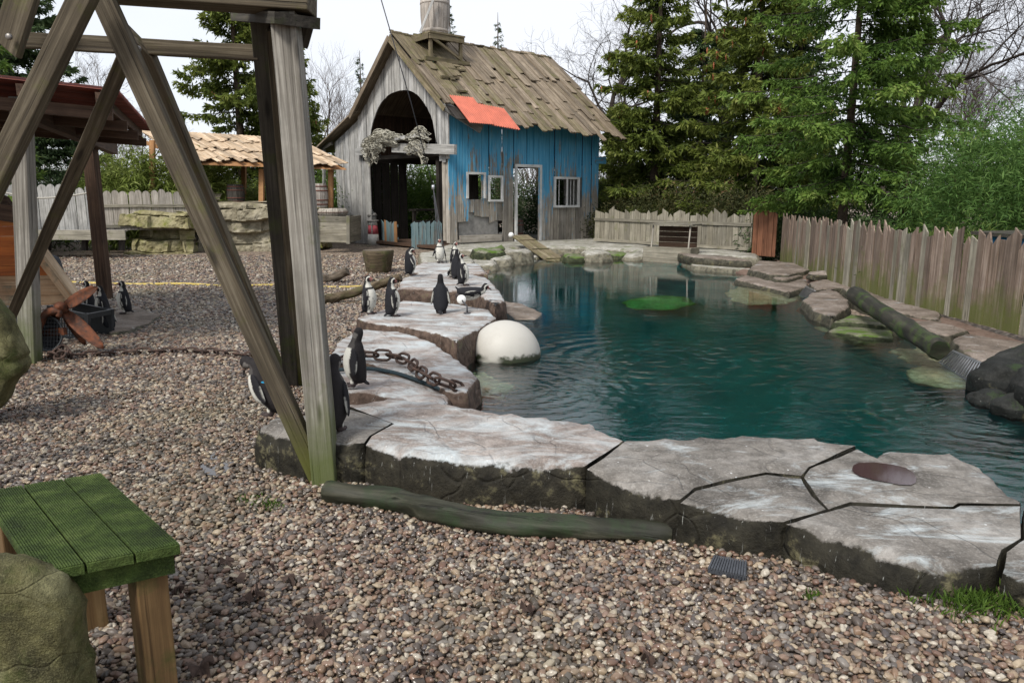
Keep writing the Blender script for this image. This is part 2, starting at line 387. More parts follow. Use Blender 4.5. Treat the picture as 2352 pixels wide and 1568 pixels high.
# gravel sheet under and beyond the pebbles
def gravel_ground():
    m, nt, b = new_mat('gravel_ground', .8)
    pos = nd(nt, 'NewGeometry').outputs['Position']
    vo = nd(nt, 'TexVoronoi', {'Vector': pos, 'Scale': 17.0}, feature='F1')
    cs = nd(nt, 'SeparateColor', {'Color': vo.outputs['Color']}).outputs[0]
    c = ramp(nt, cs, [(0, (.09, .06, .04)), (.3, (.22, .16, .11)), (.6, (.36, .28, .20)), (.85, (.27, .21, .17)), (1, (.46, .39, .31))])
    c = mixc(nt, mrange(nt, vo.outputs['Distance'], .25, .75, 0, .75), c, (.03, .022, .018))
    nt.links.new(c, b.inputs['Base Color'])
    bump(nt, b, vo.outputs['Distance'], .6, -.03)
    return m
MT['gravel'] = gravel_ground()
def pebble_mat():
    m, nt, b = new_mat('pebble', .4)
    r = nd(nt, 'ObjectInfo').outputs['Random']
    cols = [(0.040, 0.032, 0.027), (0.120, 0.067, 0.047), (0.068, 0.055, 0.048), (0.192, 0.122, 0.078), (0.104, 0.083, 0.070), (0.264, 0.198, 0.133), (0.136, 0.079, 0.058), (0.304, 0.261, 0.195), (0.080, 0.071, 0.066), (0.208, 0.138, 0.101), (0.400, 0.356, 0.289), (0.060, 0.051, 0.051),
            (0.160, 0.118, 0.090), (0.232, 0.174, 0.125), (0.096, 0.059, 0.043), (0.176, 0.158, 0.140), (0.336, 0.269, 0.187), (0.128, 0.107, 0.094)]
    c = ramp(nt, r, [(i / len(cols), q) for i, q in enumerate(cols)], 'CONSTANT')
    pos = nd(nt, 'NewGeometry').outputs['Position']
    n = nse(nt, pos, 70, 4, .6)
    c = mixc(nt, mrange(nt, n, .40, .66, 0, .45), c, (.10, .075, .05), 'MIX')
    big = nse(nt, pos, .55, 4, .6)
    c = mixc(nt, mrange(nt, big, .50, .70, 0, .30), c, (.10, .095, .035))
    nt.links.new(c, b.inputs['Base Color'])
    nt.links.new(mrange(nt, nse(nt, pos, .8, 3), .4, .6, .22, .55), b.inputs['Roughness'])
    b.inputs['Specular IOR Level'].default_value = .45
    return m
MT['pebble'] = pebble_mat()
def foliage(name, stops, trans=.25, rough=.55):
    m, nt, b = new_mat(name, rough)
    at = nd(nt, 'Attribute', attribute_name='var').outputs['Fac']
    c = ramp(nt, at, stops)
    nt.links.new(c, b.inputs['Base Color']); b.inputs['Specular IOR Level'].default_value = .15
    if trans:
        t = nd(nt, 'BsdfTranslucent', {'Color': c}); mx = nd(nt, 'MixShader', {0: trans, 1: b.outputs[0], 2: t.outputs[0]})
        nt.links.new(mx.outputs[0], nt.nodes['Material Output'].inputs[0])
    return m
MT['spruce'] = foliage('spruce_needles', [(0, (.03, .048, .010)), (.45, (.10, .135, .026)), (.8, (.165, .20, .04)), (1, (.23, .25, .07))], .35)
MT['fir'] = foliage('fir_needles', [(0, (.026, .058, .014)), (.45, (.092, .165, .032)), (.8, (.155, .24, .046)), (1, (.25, .31, .085))], .35)
MT['darkfir'] = foliage('dark_needles', [(0, (.016, .034, .014)), (.5, (.055, .09, .034)), (1, (.105, .145, .06))])
MT['bamboo'] = foliage('bamboo_leaf', [(0, (.06, .09, .016)), (.5, (.18, .23, .05)), (1, (.34, .38, .13))], .35)
MT['bamboogreen'] = foliage('green_bamboo_leaf', [(0, (.03, .07, .016)), (.5, (.085, .165, .04)), (1, (.16, .25, .07))], .35)
MT['juniper'] = foliage('juniper', [(0, (.03, .055, .012)), (.5, (.085, .13, .03)), (1, (.16, .21, .05))])
MT['shrub'] = foliage('shrub_leaf', [(0, (.02, .026, .01)), (.5, (.06, .068, .024)), (.9, (.11, .095, .04)), (1, (.15, .075, .045))])
MT['grass'] = foliage('grass_blade', [(0, (.03, .06, .01)), (1, (.09, .15, .025))])
MT['cone'] = plain('spruce_cone', (.36, .12, .06), .8, .3, 20, bs=0)
MT['bark'] = plain('bark', (.10, .075, .055), .95, .5, 14, bs=.8)
MT['barkdark'] = plain('dark_bark', (.045, .036, .03), .95, .4, 10, bs=.6)
MT['twig'] = plain('far_twig', (.13, .105, .09), .95, .3, 3, bs=0)
MT['leafbrown'] = plain('dead_leaf', (.07, .045, .035), .8, .5, 30, bs=.3)
# water: clear sheet over absorbing water
def water_mat():
    m = bpy.data.materials.new('pond_water'); m.use_nodes = True; nt = m.node_tree; nt.nodes.clear()
    out = nd(nt, 'OutputMaterial')
    pos = nd(nt, 'NewGeometry').outputs['Position']
    a = nse(nt, nd(nt, 'Mapping', {'Vector': pos, 'Scale': (1.0, 1.7, 1)}).outputs[0], 3.4, 3, .55, .6)
    b_ = nse(nt, pos, 14, 3, .6, .3)
    calm = nse(nt, pos, .35, 2)
    def ring(c, sc_, r0):
        d = nd(nt, 'VectorMath', {0: pos, 1: c}, operation='DISTANCE').outputs['Value']
        d = mth(nt, 'ADD', d, mth(nt, 'MULTIPLY', a, .35))
        s = mth(nt, 'SINE', mth(nt, 'MULTIPLY', d, sc_))
        return mth(nt, 'MULTIPLY', s, mrange(nt, d, r0 * .2, r0, .5, 0))
    h = mth(nt, 'ADD', mth(nt, 'MULTIPLY', a, 1.0), mth(nt, 'MULTIPLY', b_, .22))
    yy_ = nd(nt, 'SeparateXYZ', {'Vector': pos}).outputs[1]
    h = mth(nt, 'MULTIPLY', h, mth(nt, 'MULTIPLY', mrange(nt, calm, .38, .62, .35, 1.2), mrange(nt, yy_, 8, 15, 1.0, .16)))
    for c, s, r in (((pz(1180, 900)), 34, 2.2), ((pz(2280, 960)), 30, 2.4), ((pz(1500, 830)), 22, 3.0)):
        h = mth(nt, 'ADD', h, mth(nt, 'MULTIPLY', ring(tuple(c), s, r), .24))
    bp = nd(nt, 'Bump', {'Height': h, 'Strength': .42, 'Distance': .036})
    fr = nd(nt, 'Fresnel', {'IOR': 1.33, 'Normal': bp.outputs[0]})
    gl = nd(nt, 'BsdfGlossy', {'Roughness': .015, 'Normal': bp.outputs[0], 'Color': (1, 1, 1, 1)})
    tr = nd(nt, 'BsdfRefraction', {'Color': (.95, 1, 1, 1), 'IOR': 1.33, 'Roughness': 0.0, 'Normal': bp.outputs[0]})
    mxs = nd(nt, 'MixShader', {0: fr.outputs[0], 1: tr.outputs[0], 2: gl.outputs[0]})
    nt.links.new(mxs.outputs[0], out.inputs['Surface'])
    va = nd(nt, 'VolumeAbsorption', {'Color': (.04, .70, .72, 1), 'Density': 1.0})
    nt.links.new(va.outputs[0], out.inputs['Volume'])
    return m
MT['water'] = water_mat()
MT['liner'] = plain('pond_liner', (.055, .235, .215), .9, .5, 1.2, c2=(.03, .15, .148), bs=0)
def puddle_mat(c):
    m, nt, b = new_mat('wet_film', .06)
    b.inputs['Base Color'].default_value = c4(c); b.inputs['Specular IOR Level'].default_value = .8
    return m
MT['puddle'] = puddle_mat((.05, .028, .03)); MT['wet'] = puddle_mat((.035, .03, .028))
# ---------------------------------------------------------------- ground, pond and rocks
from mathutils.geometry import delaunay_2d_cdt
ZW = 0.02
def S(pts, z): return [pz(x, y, z).xy for x, y in pts]
def inpoly(P, poly):
    x, y = P[:, 0], P[:, 1]; r = np.zeros(len(P), bool); n = len(poly)
    for i in range(n):
        x0, y0 = poly[i]; x1, y1 = poly[(i + 1) % n]
        c = ((y0 > y) != (y1 > y)); d = (y1 - y0) or 1e-9
        r ^= c & (x < (x1 - x0) * (y - y0) / d + x0)
    return r
def ccw(p):
    a = sum(p[i][0] * p[(i + 1) % len(p)][1] - p[(i + 1) % len(p)][0] * p[i][1] for i in range(len(p)))
    return list(p) if a > 0 else list(p)[::-1]
HOLE = (S([(1000, 990), (1200, 1010), (1400, 1040), (1600, 1050), (1900, 1075), (2100, 1110), (2330, 1190), (2600, 1300)], .31)
        + [Vector((5.2, 4.6)), Vector((5.6, 6.0))] + S([(2330, 880), (2300, 800), (2190, 765), (2090, 735), (1985, 700), (1900, 655), (1790, 632)], .3)
        + S([(1700, 606), (1600, 594), (1500, 585), (1400, 577), (1250, 577), (1150, 582)], .2) + S([(1105, 605), (1100, 640), (1105, 675)], .45)
        + S([(1090, 735), (1040, 770)], .36) + S([(1040, 830)], .28) + S([(960, 885), (930, 930)], .22))
HOLE = ccw([tuple(p) for p in HOLE])
B = 700.0
outer = [(-B, -B), (B, -B), (B, B), (-B, B)]
tri = tessellate_polygon([[Vector((x, y, 0)) for x, y in outer], [Vector((x, y, 0)) for x, y in HOLE]])
gv = [(x, y, 0) for x, y in outer + HOLE]
ground = mk('ground', gv, [t for t in tri], MT['gravel'], org=(0, 0, 0), kind='structure')
n = len(HOLE); hc = np.mean(np.array(HOLE), 0)
bv = []
for k, z in ((1.0, -.004), (.97, -.9), (.84, -1.7)):
    bv += [(hc[0] + (x - hc[0]) * k, hc[1] + (y - hc[1]) * k, z) for x, y in HOLE]
bf = [(r * n + i, r * n + (i + 1) % n, (r + 1) * n + (i + 1) % n, (r + 1) * n + i) for r in range(2) for i in range(n)]
ft = tessellate_polygon([[Vector((x, y, 0)) for x, y, z in bv[2 * n:]]])
bf += [tuple(2 * n + i for i in t) for t in ft]
basin = mk('pond_basin', bv, bf, MT['liner'], org=(hc[0], hc[1], -1.7), kind='structure')
wv = [(hc[0] + (x - hc[0]) * 1.012, hc[1] + (y - hc[1]) * 1.012, z) for z in (ZW, -2.0) for x, y in HOLE]
wf = [tuple(range(n)), tuple(range(2 * n - 1, n - 1, -1))] + [((i + 1) % n, i, n + i, n + (i + 1) % n) for i in range(n)]
mk('pond_water', wv, wf, MT['water'], org=(hc[0], hc[1], ZW), kind='structure')

EXCL = [HOLE]
def gz(x, y):
    """gravel level: it banks up against the rim on the right"""
    t = min(1, max(0, (x - .35) / 1.7)); t = t * t * (3 - 2 * t); f = min(1, max(0, (7 - y) / 2)); return .135 * t * f
def pg(px, py, dz=0.0):
    z = 0.0
    for _ in range(4): p = pz(px, py, z + dz); z = gz(p.x, p.y)
    return pz(px, py, z + dz)
mx_, my_ = np.meshgrid(np.linspace(.1, 6.2, 50), np.linspace(.6, 6.9, 50))
mv = [(x, y, gz(x, y) + .002) for x, y in zip(mx_.ravel(), my_.ravel())]
mk('ground', mv, [(j * 50 + i, j * 50 + i + 1, (j + 1) * 50 + i + 1, (j + 1) * 50 + i) for j in range(49) for i in range(49)
    if not inpoly(np.array([[mv[j * 50 + i][0] + .06, mv[j * 50 + i][1] + .06]]), HOLE)[0]], MT['gravel'], smooth=True, org=(0, 0, 0), kind='structure')
def resample(p, step, jit, seed=0.0):
    out = []
    n = len(p)
    for i in range(n):
        a, b = Vector(p[i]), Vector(p[(i + 1) % n]); L = (b - a).length; k = max(1, int(round(L / step)))
        nr = Vector((b.y - a.y, a.x - b.x)); nr = nr / max(L, 1e-6)
        for j in range(k):
            q = a + (b - a) * (j / k)
            d = noise.noise(Vector((q.x * 2.3, q.y * 2.3, seed))) * jit + noise.noise(Vector((q.x * 9, q.y * 9, seed))) * jit * .35
            out.append(q + nr * d)
    return out
def offs(p, d):
    out = []; n = len(p)
    for i in range(n):
        t = (p[(i + 1) % n] - p[i - 1]); L = t.length or 1e-6
        out.append(p[i] + Vector((-t.y, t.x)) / L * (d[i] if hasattr(d, '__len__') else d))
    return out
def segdist(q, poly):
    P = np.array([tuple(v) for v in poly]); Q = np.roll(P, -1, 0); d = Q - P; q = np.array(tuple(q))
    t = np.clip(((q - P) * d).sum(1) / ((d * d).sum(1) + 1e-12), 0, 1); return np.sqrt((((P + d * t[:, None]) - q) ** 2).sum(1)).min()
def slab(name, poly, z, zb, mat, parent=None, step=.07, jit=.02, gap=.007, bev=.05, amp=.02, dome=.0, bulge=.03, excl=True, tilt=(0, 0), world=False, nbr=None, **pr):
    p = ccw([tuple(q) for q in (poly if world else S(poly, z))])
    if excl: EXCL.append(p)
    seed = (hash(name) % 97) * 1.3 + p[0][0]
    p = resample(p, step, jit); p = offs(p, [gap * (1 + 1.6 * noise.noise(Vector((q.x * 3.1, q.y * 3.1, seed)))) for q in p])
    c = sum(p, Vector((0, 0))) / len(p); rad = max((q - c).length for q in p)
    wb = [1.0] * len(p)
    if nbr:
        wb = [.05 + .95 * min(1, max(0, (min(segdist(q, o) for o in nbr) - .05) / .10)) for q in p]
    wb = [k_ * (1 + .55 * noise.noise(Vector((q.x * 7, q.y * 7, seed))) + .5 * noise.noise(Vector((q.x * 19, q.y * 19, seed)))) for k_, q in zip(wb, p)]
    wb = [max(.03, k_) for k_ in wb]
    bevv = [bev * k_ for k_ in wb]
    h = z - zb
    rings = [(-bulge * .2, zb, 1), (-bulge, zb + h * .3, 1), (-bulge, zb + h * .55, 1), (-bulge * .4, zb + h * .8, 1), (bev * .1, z - bev * .75, .95), (bev * .38, z - bev * .3, .45), (bev, z, .1)]
    V, at = [], []
    for k, (o, zz, s) in enumerate(rings):
        for q, k_ in zip(offs(p, [o * (k2 if o > 0 else 1) for k2 in wb]), wb):
            d = noise.noise(Vector((q.x * 3, q.y * 3, zz * 5))) * bulge * .8 * (s > .5)
            n2 = noise.noise(Vector((q.x * 1.3, q.y * 1.3, seed))) * amp
            r = (q - c); qq = q + r.normalized() * d if r.length else q
            tz = (q - c).x * tilt[0] + (q - c).y * tilt[1]
            zq = zz if k < 4 else z - (z - zz) * k_
            V.append((qq.x, qq.y, zq + (n2 + tz) * (k >= 3))); at.append(s)
    m = len(p); F = []
    for k in range(len(rings) - 1):
        for i in range(m):
            F.append((k * m + i, k * m + (i + 1) % m, (k + 1) * m + (i + 1) % m, (k + 1) * m + i))
    top = offs(p, bevv); b0 = (len(rings) - 1) * m
    ta = np.array([(q.x, q.y) for q in top]); lo, hi = ta.min(0), ta.max(0)
    st = max(step * 1.6, max(hi - lo) / 28)
    gx, gy = np.meshgrid(np.arange(lo[0], hi[0], st), np.arange(lo[1], hi[1], st)); G = np.stack([gx.ravel(), gy.ravel()], 1)
    G += rng.uniform(-.25, .25, G.shape) * st
    sm = offs(p, [q + st * .5 for q in bevv]); G = G[inpoly(G, [tuple(q) for q in sm]) & inpoly(G, [tuple(q) for q in top])]
    vin = [Vector(q) for q in ta] + [Vector(q) for q in G]
    vo, eo, fo, ov, oe, of = delaunay_2d_cdt(vin, [], [list(range(m))], 1, 1e-6)
    idx = {}
    for i, q in enumerate(vo):
        src = [s for s in ov[i] if s < m]
        if src: idx[i] = b0 + src[0]; continue
        n2 = noise.noise(Vector((q.x * 1.3, q.y * 1.3, seed))) * amp + noise.noise(Vector((q.x * 4, q.y * 4, seed))) * amp * .4
        tz = (q.x - c.x) * tilt[0] + (q.y - c.y) * tilt[1]
        dz = dome * max(0, 1 - ((q - c).length / rad) ** 2)
        idx[i] = len(V); V.append((q.x, q.y, z + n2 + tz + dz)); at.append(0)
    for f in fo: F.append(tuple(idx[i] for i in f))
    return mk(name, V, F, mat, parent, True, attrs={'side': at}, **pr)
def boulder(name, c, size, mat, parent=None, seed=0, amp=.28, rz=0, flat=1.0, sub=3, freq=1.1, **pr):
    bm = bmesh.new(); bmesh.ops.create_icosphere(bm, subdivisions=sub, radius=1)
    V = []
    for v in bm.verts:
        q = v.co.copy(); d = noise.fractal(q * freq + Vector((seed * 7.3, seed, 0)), .9, 2.1, 7) * amp
        cell = noise.cell(q * 1.7 + Vector((seed, 0, 0))) * amp * .25
        q = q * (1 + d + cell)
        q.z = math.copysign(abs(q.z) ** flat, q.z)
        q = Vector((q.x * size[0], q.y * size[1], q.z * size[2])); q.rotate(Matrix.Rotation(rz, 3, 'Z')); V.append(tuple(q + Vector(c)))
    F = [tuple(v.index for v in f.verts) for f in bm.faces]; sd = [1.0 if v.normal.z < .35 else 0.0 for v in bm.verts]
    bm.free()
    return mk(name, V, F, mat, parent, True, attrs={'side': sd}, **pr)

def rock_block(name, out, Y, dep, mat, seed, parent=None, **pr):
    """rock given by its outline at distance Y, rounded and roughened through its depth"""
    P = [Vector(pY(x, y, Y)) for x, y in out]; P = [Vector((p.x, p.z)) for p in P]; P = ccw([tuple(p) for p in P]); P = resample(P, .03, .012)
    c = sum(P, Vector((0, 0))) / len(P); V = []; prof = [(0, .55), (.02, .8), (.06, .94), (.14, 1.0), (.35, 1.02), (.6, 1.0), (.85, .95), (1, .8)]; m = len(P)
    prof = [(0, .0), (-.01, .3)] + prof
    for t, k in prof:
        for p in P:
            q = c + (p - c) * k; w_ = Vector((q.x, Y - dep * .15 + t * dep, q.y))
            d = noise.fractal(w_ * 2.6 + Vector((seed, 0, 0)), .9, 2.1, 7) * .05 + noise.cell(w_ * 3.1 + Vector((seed, 3, 1))) * .018
            o = Vector(((p - c).x, -.25 if t < .1 else .1, (p - c).y)).normalized(); w_ = w_ + o * d; V.append(tuple(w_))
    F = [(j * m + i, j * m + (i + 1) % m, (j + 1) * m + (i + 1) % m, (j + 1) * m + i) for j in range(len(prof) - 1) for i in range(m)]
    return mk(name, V, F, mat, parent, True, attrs={'side': np.zeros(len(V))}, **pr)
Z1 = .31
FRONT = [S(p_, Z1) for p_ in ([(588, 985), (612, 952), (700, 944), (785, 930), (900, 972), (850, 1000), (836, 1016), (700, 1013)],
    [(840, 1020), (853, 1002), (905, 975), (792, 925), (900, 905), (1030, 922), (1240, 953), (1370, 966), (1412, 990), (1432, 1010), (1382, 1047), (1343, 1071), (1200, 1064), (1040, 1062), (900, 1036)],
    [(1346, 1076), (1384, 1050), (1436, 1012), (1560, 996), (1679, 989), (1875, 1000), (1966, 1026), (1858, 1072), (1841, 1093), (1760, 1085), (1668, 1103), (1595, 1120), (1561, 1147), (1430, 1112)],
    [(1562, 1152), (1597, 1122), (1668, 1105), (1760, 1087), (1841, 1096), (1868, 1138), (1897, 1170), (1802, 1199), (1700, 1180)],
    [(1845, 1095), (1860, 1075), (1969, 1030), (2009, 1044), (2021, 1027), (2183, 1035), (2261, 1069), (2351, 1150), (2345, 1158), (2203, 1155), (2189, 1163), (1953, 1152), (1902, 1168), (1871, 1136)],
    [(1804, 1203), (1902, 1174), (1954, 1157), (2189, 1168), (2204, 1160), (2344, 1163), (2348, 1235), (2306, 1260), (2293, 1296), (2200, 1306), (2100, 1296), (1940, 1250)],
    [(2308, 1265), (2352, 1238), (2350, 1165), (2500, 1200), (2640, 1330), (2480, 1390), (2300, 1312)])]
def others(i): return [p_ for j, p_ in enumerate(FRONT) if j != i]
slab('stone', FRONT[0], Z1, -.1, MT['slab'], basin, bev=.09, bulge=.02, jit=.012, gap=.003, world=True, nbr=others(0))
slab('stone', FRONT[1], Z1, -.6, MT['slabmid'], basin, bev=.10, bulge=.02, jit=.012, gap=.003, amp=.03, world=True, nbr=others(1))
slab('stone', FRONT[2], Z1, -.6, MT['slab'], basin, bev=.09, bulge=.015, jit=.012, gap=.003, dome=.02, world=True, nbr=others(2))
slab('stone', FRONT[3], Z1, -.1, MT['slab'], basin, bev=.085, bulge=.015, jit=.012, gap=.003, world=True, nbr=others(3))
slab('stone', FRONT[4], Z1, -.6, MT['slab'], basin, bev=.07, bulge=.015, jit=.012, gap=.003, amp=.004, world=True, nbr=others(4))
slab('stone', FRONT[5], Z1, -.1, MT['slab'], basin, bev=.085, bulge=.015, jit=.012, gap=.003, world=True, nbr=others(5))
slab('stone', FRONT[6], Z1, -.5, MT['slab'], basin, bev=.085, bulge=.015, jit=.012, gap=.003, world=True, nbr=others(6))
# terraces on the left of the pond
slab('stone', [(752, 850), (841, 838), (940, 862), (1033, 898), (1036, 938), (939, 921), (850, 905), (785, 903), (740, 890)], .24, -.5, MT['slabw'], basin, bev=.05, tilt=(-.03, 0))
slab('stone', [(745, 828), (775, 790), (818, 762), (923, 762), (1005, 787), (1057, 822), (1102, 858), (1076, 892), (1031, 892), (940, 858), (841, 834), (775, 836)], .30, -.5, MT['slabw'], basin, bev=.05, tilt=(-.04, .0))
slab('stone', [(818, 731), (874, 711), (923, 689), (1038, 695), (1128, 712), (1140, 730), (1088, 762), (1048, 784), (1005, 766), (923, 749), (841, 741)], .38, -.5, MT['slabw'], basin, bev=.05)
slab('stone', [(908, 662), (923, 638), (969, 624), (1070, 627), (1120, 635), (1152, 668), (1164, 690), (1136, 699), (1084, 670), (972, 663), (933, 661)], .50, -.5, MT['slabw'], basin, bev=.06)
slab('stone', [(940, 617), (969, 601), (1038, 600), (1103, 604), (1122, 627), (1038, 626), (955, 625)], .52, -.5, MT['slabw'], basin, bev=.08)
slab('stone', [(960, 580), (1038, 570), (1088, 590), (1092, 602), (1031, 601), (966, 599)], .55, -.3, MT['bankstone'], basin, bev=.1)
slab('stone', [(1155, 690), (1200, 696), (1252, 718), (1235, 733), (1180, 733), (1158, 716)], .03, -.7, MT['slabr'], basin, bev=.05)
# far bank stones under the house
fb = [(1072, 1146, 604, .22), (1120, 1180, 590, .28), (1090, 1160, 574, .46), (1156, 1222, 575, .42), (1216, 1262, 588, .10), (1296, 1352, 588, .20),
      (1340, 1402, 580, .30), (1394, 1446, 582, .20), (1438, 1490, 583, .22), (1580, 1612, 594, .18)]
for i, (x0, x1, y, z) in enumerate(fb):
    a, b = pz(x0, y, z), pz(x1, y, z); c = (a + b) / 2; hw = (b - a).length / 2; q = random.uniform(-.15, .15)
    slab('stone', [(c.x - hw, c.y + .9), (c.x - hw * .98, c.y - .05 + q), (c.x - hw * .4, c.y - .22), (c.x + hw * .5, c.y - .18 - q), (c.x + hw, c.y + .1), (c.x + hw * .9, c.y + 1.0)], z, -.5,
         MT['slabm'] if i in (2, 5, 7) else MT['bankstone'], basin, step=.12, jit=.14, bev=.13, amp=.10, bulge=.08, tilt=(random.uniform(-.08, .08), .03), world=True)
# right bank
RB = [([(1686, 640), (1717, 628), (1780, 626), (1866, 621), (1905, 634), (1857, 645), (1857, 658), (1813, 670), (1751, 656)], 0.12, 'slabr'),
      ([(1717, 617), (1741, 598), (1847, 605), (1871, 617), (1813, 630), (1765, 629)], 0.27, 'slabr'),
      ([(1768, 634), (1820, 628), (1850, 632), (1812, 641), (1780, 641)], 0.2, 'slabr'),
      ([(1857, 646), (1905, 638), (1970, 647), (1980, 658), (1934, 660), (1868, 664)], 0.2, 'slabr'),
      ([(1840, 688), (1860, 672), (1910, 662), (1950, 684), (1953, 702), (1915, 728), (1868, 712)], 0.18, 'slabr'),
      ([(1930, 660), (1975, 656), (2040, 682), (2163, 716), (2166, 735), (2058, 716), (1962, 684)], 0.21, 'slabr'),
      ([(1898, 757), (1943, 740), (2010, 742), (2058, 760), (2060, 778), (1972, 772)], 0.06, 'slabm'),
      ([(1912, 738), (1955, 720), (2010, 730), (2050, 748), (1970, 742)], 0.14, 'slabm'),
      ([(2040, 736), (2135, 734), (2230, 758), (2185, 768), (2125, 760)], 0.2, 'slabr'),
      ([(2184, 770), (2212, 761), (2352, 785), (2500, 820), (2450, 850), (2293, 832), (2262, 832), (2195, 800)], 0.2, 'slabr')]
for poly, z, mt in RB: slab('stone', poly, z, -.5, MT[mt], basin, step=.1, jit=.03, bev=.07, amp=.03, bulge=.05)
for (x, y, z, sx, sy, sz, sd) in ((2305, 892, .06, .34, .36, .30, 3), (2365, 868, .12, .42, .4, .34, 5), (2352, 950, .0, .30, .26, .20, 8), (2278, 930, .0, .20, .2, .15, 11), (2450, 930, .1, .5, .5, .4, 4)):
    boulder('stone', pz(x, y, z), (sx, sy, sz), MT['boulder'], basin, sd, .22, flat=.7, sub=4, freq=1.25)
boulder('stone', pz(1883, 634, .25), (.30, .25, .12), MT['slabr'], basin, 2)
# submerged ledges: domed, so that they fade into the depth at their edges
for poly, z, dm, mt in (([(1672, 690), (1700, 676), (1760, 672), (1830, 682), (1852, 700), (1800, 716), (1730, 718), (1680, 706)], -.20, .17, 'sub'),
                    ([(2062, 826), (2110, 818), (2170, 838), (2230, 868), (2150, 866), (2090, 846)], -.16, .14, 'sub'),
                    ([(2080, 872), (2130, 856), (2200, 880), (2255, 905), (2180, 908), (2110, 892)], -.14, .13, 'sub'),
                    ([(1872, 772), (1960, 768), (2080, 790), (2070, 808), (1950, 800)], -.18, .15, 'sub'),
                    ([(1432, 742), (1480, 724), (1570, 728), (1592, 745), (1540, 760), (1460, 756)], -.50, .20, 'subgreen'),
                    ([(1030, 900), (1110, 905), (1180, 935), (1150, 960), (1060, 950)], -.35, .15, 'sub')):
    slab('stone', poly, z, z - .3, MT[mt], basin, step=.08, jit=.16, bev=.10, amp=.10, bulge=.05, dome=dm, excl=False)
# banks: soil strip on the right, raised bank at the back
bank_r = S([(1690, 612), (1790, 595)], .2) + [Vector((7.9, 22)), Vector((6.95, 15.8)), Vector((6.85, 9)), Vector((6.9, 4)), Vector((5.4, 4.2)), Vector((5.7, 6.5))] + S([(2300, 800), (2190, 765), (2090, 735), (1985, 690), (1910, 655), (1830, 632)], .2)
slab('bank', [tuple(p) for p in bank_r], .15, -.2, MT['soil'], None, step=.5, jit=.05, world=True, bev=.15, amp=.05, kind='structure')
bank_b = S([(1100, 574), (1150, 566), (1250, 566), (1400, 568), (1500, 576), (1600, 584), (1740, 592)], .3) + [Vector((8.2, 24)), Vector((7.5, 30)), Vector((4, 38)), Vector((-2.0, 38)), Vector((-2.4, 28.0)), Vector((-2.6, 25.5))]
slab('bank', [tuple(p) for p in bank_b],   .30, -.2, MT['bankstone'], None, step=.6, jit=.08, world=True, bev=.2, amp=.06, kind='structure')
# flat wet rock under the penguins on the gravel
slab('flat_rock', [(238, 738), (262, 712), (320, 703), (372, 722), (340, 742), (300, 758), (250, 765)], .07, -.1, MT['slabr'], None, step=.12, jit=.05, bev=.05,
     label='low flat wet rock on the gravel beside the rusty propeller', cat='rock')
# wet films and the puddle in the slab
def sheet(name, poly, z, mat, parent=None, jit=.03, step=.08, world=False, **pr):
    p = resample(ccw([tuple(q) for q in (poly if world else S(poly, z))]), step, jit)
    V = [(q.x, q.y, z) for q in p]; return mk(name, V, [tuple(range(len(V)))], mat, parent, **pr)
pd = sheet('puddle', [(1957, 1078), (1960, 1068), (1972, 1062), (2010, 1061), (2050, 1066), (2080, 1073), (2098, 1084), (2105, 1098), (2103, 1108), (2092, 1113), (2065, 1112), (2040, 1107), (2005, 1101), (1975, 1093), (1962, 1086)], Z1 + .006, MT['puddle'], None, .006, .05, kind='structure')
for poly in ([(330, 752), (420, 712), (480, 722), (430, 750), (380, 768)], [(240, 790), (330, 772), (300, 800), (255, 812)], [(470, 1050), (520, 1030), (550, 1060), (500, 1092), (455, 1085)],
             [(660, 770), (740, 765), (770, 785), (700, 790)], [(880, 1190), (1010, 1208), (1000, 1218), (890, 1200)]):
    sheet('puddle', poly, .024, MT['wet'], None, .06, .1, kind='structure')

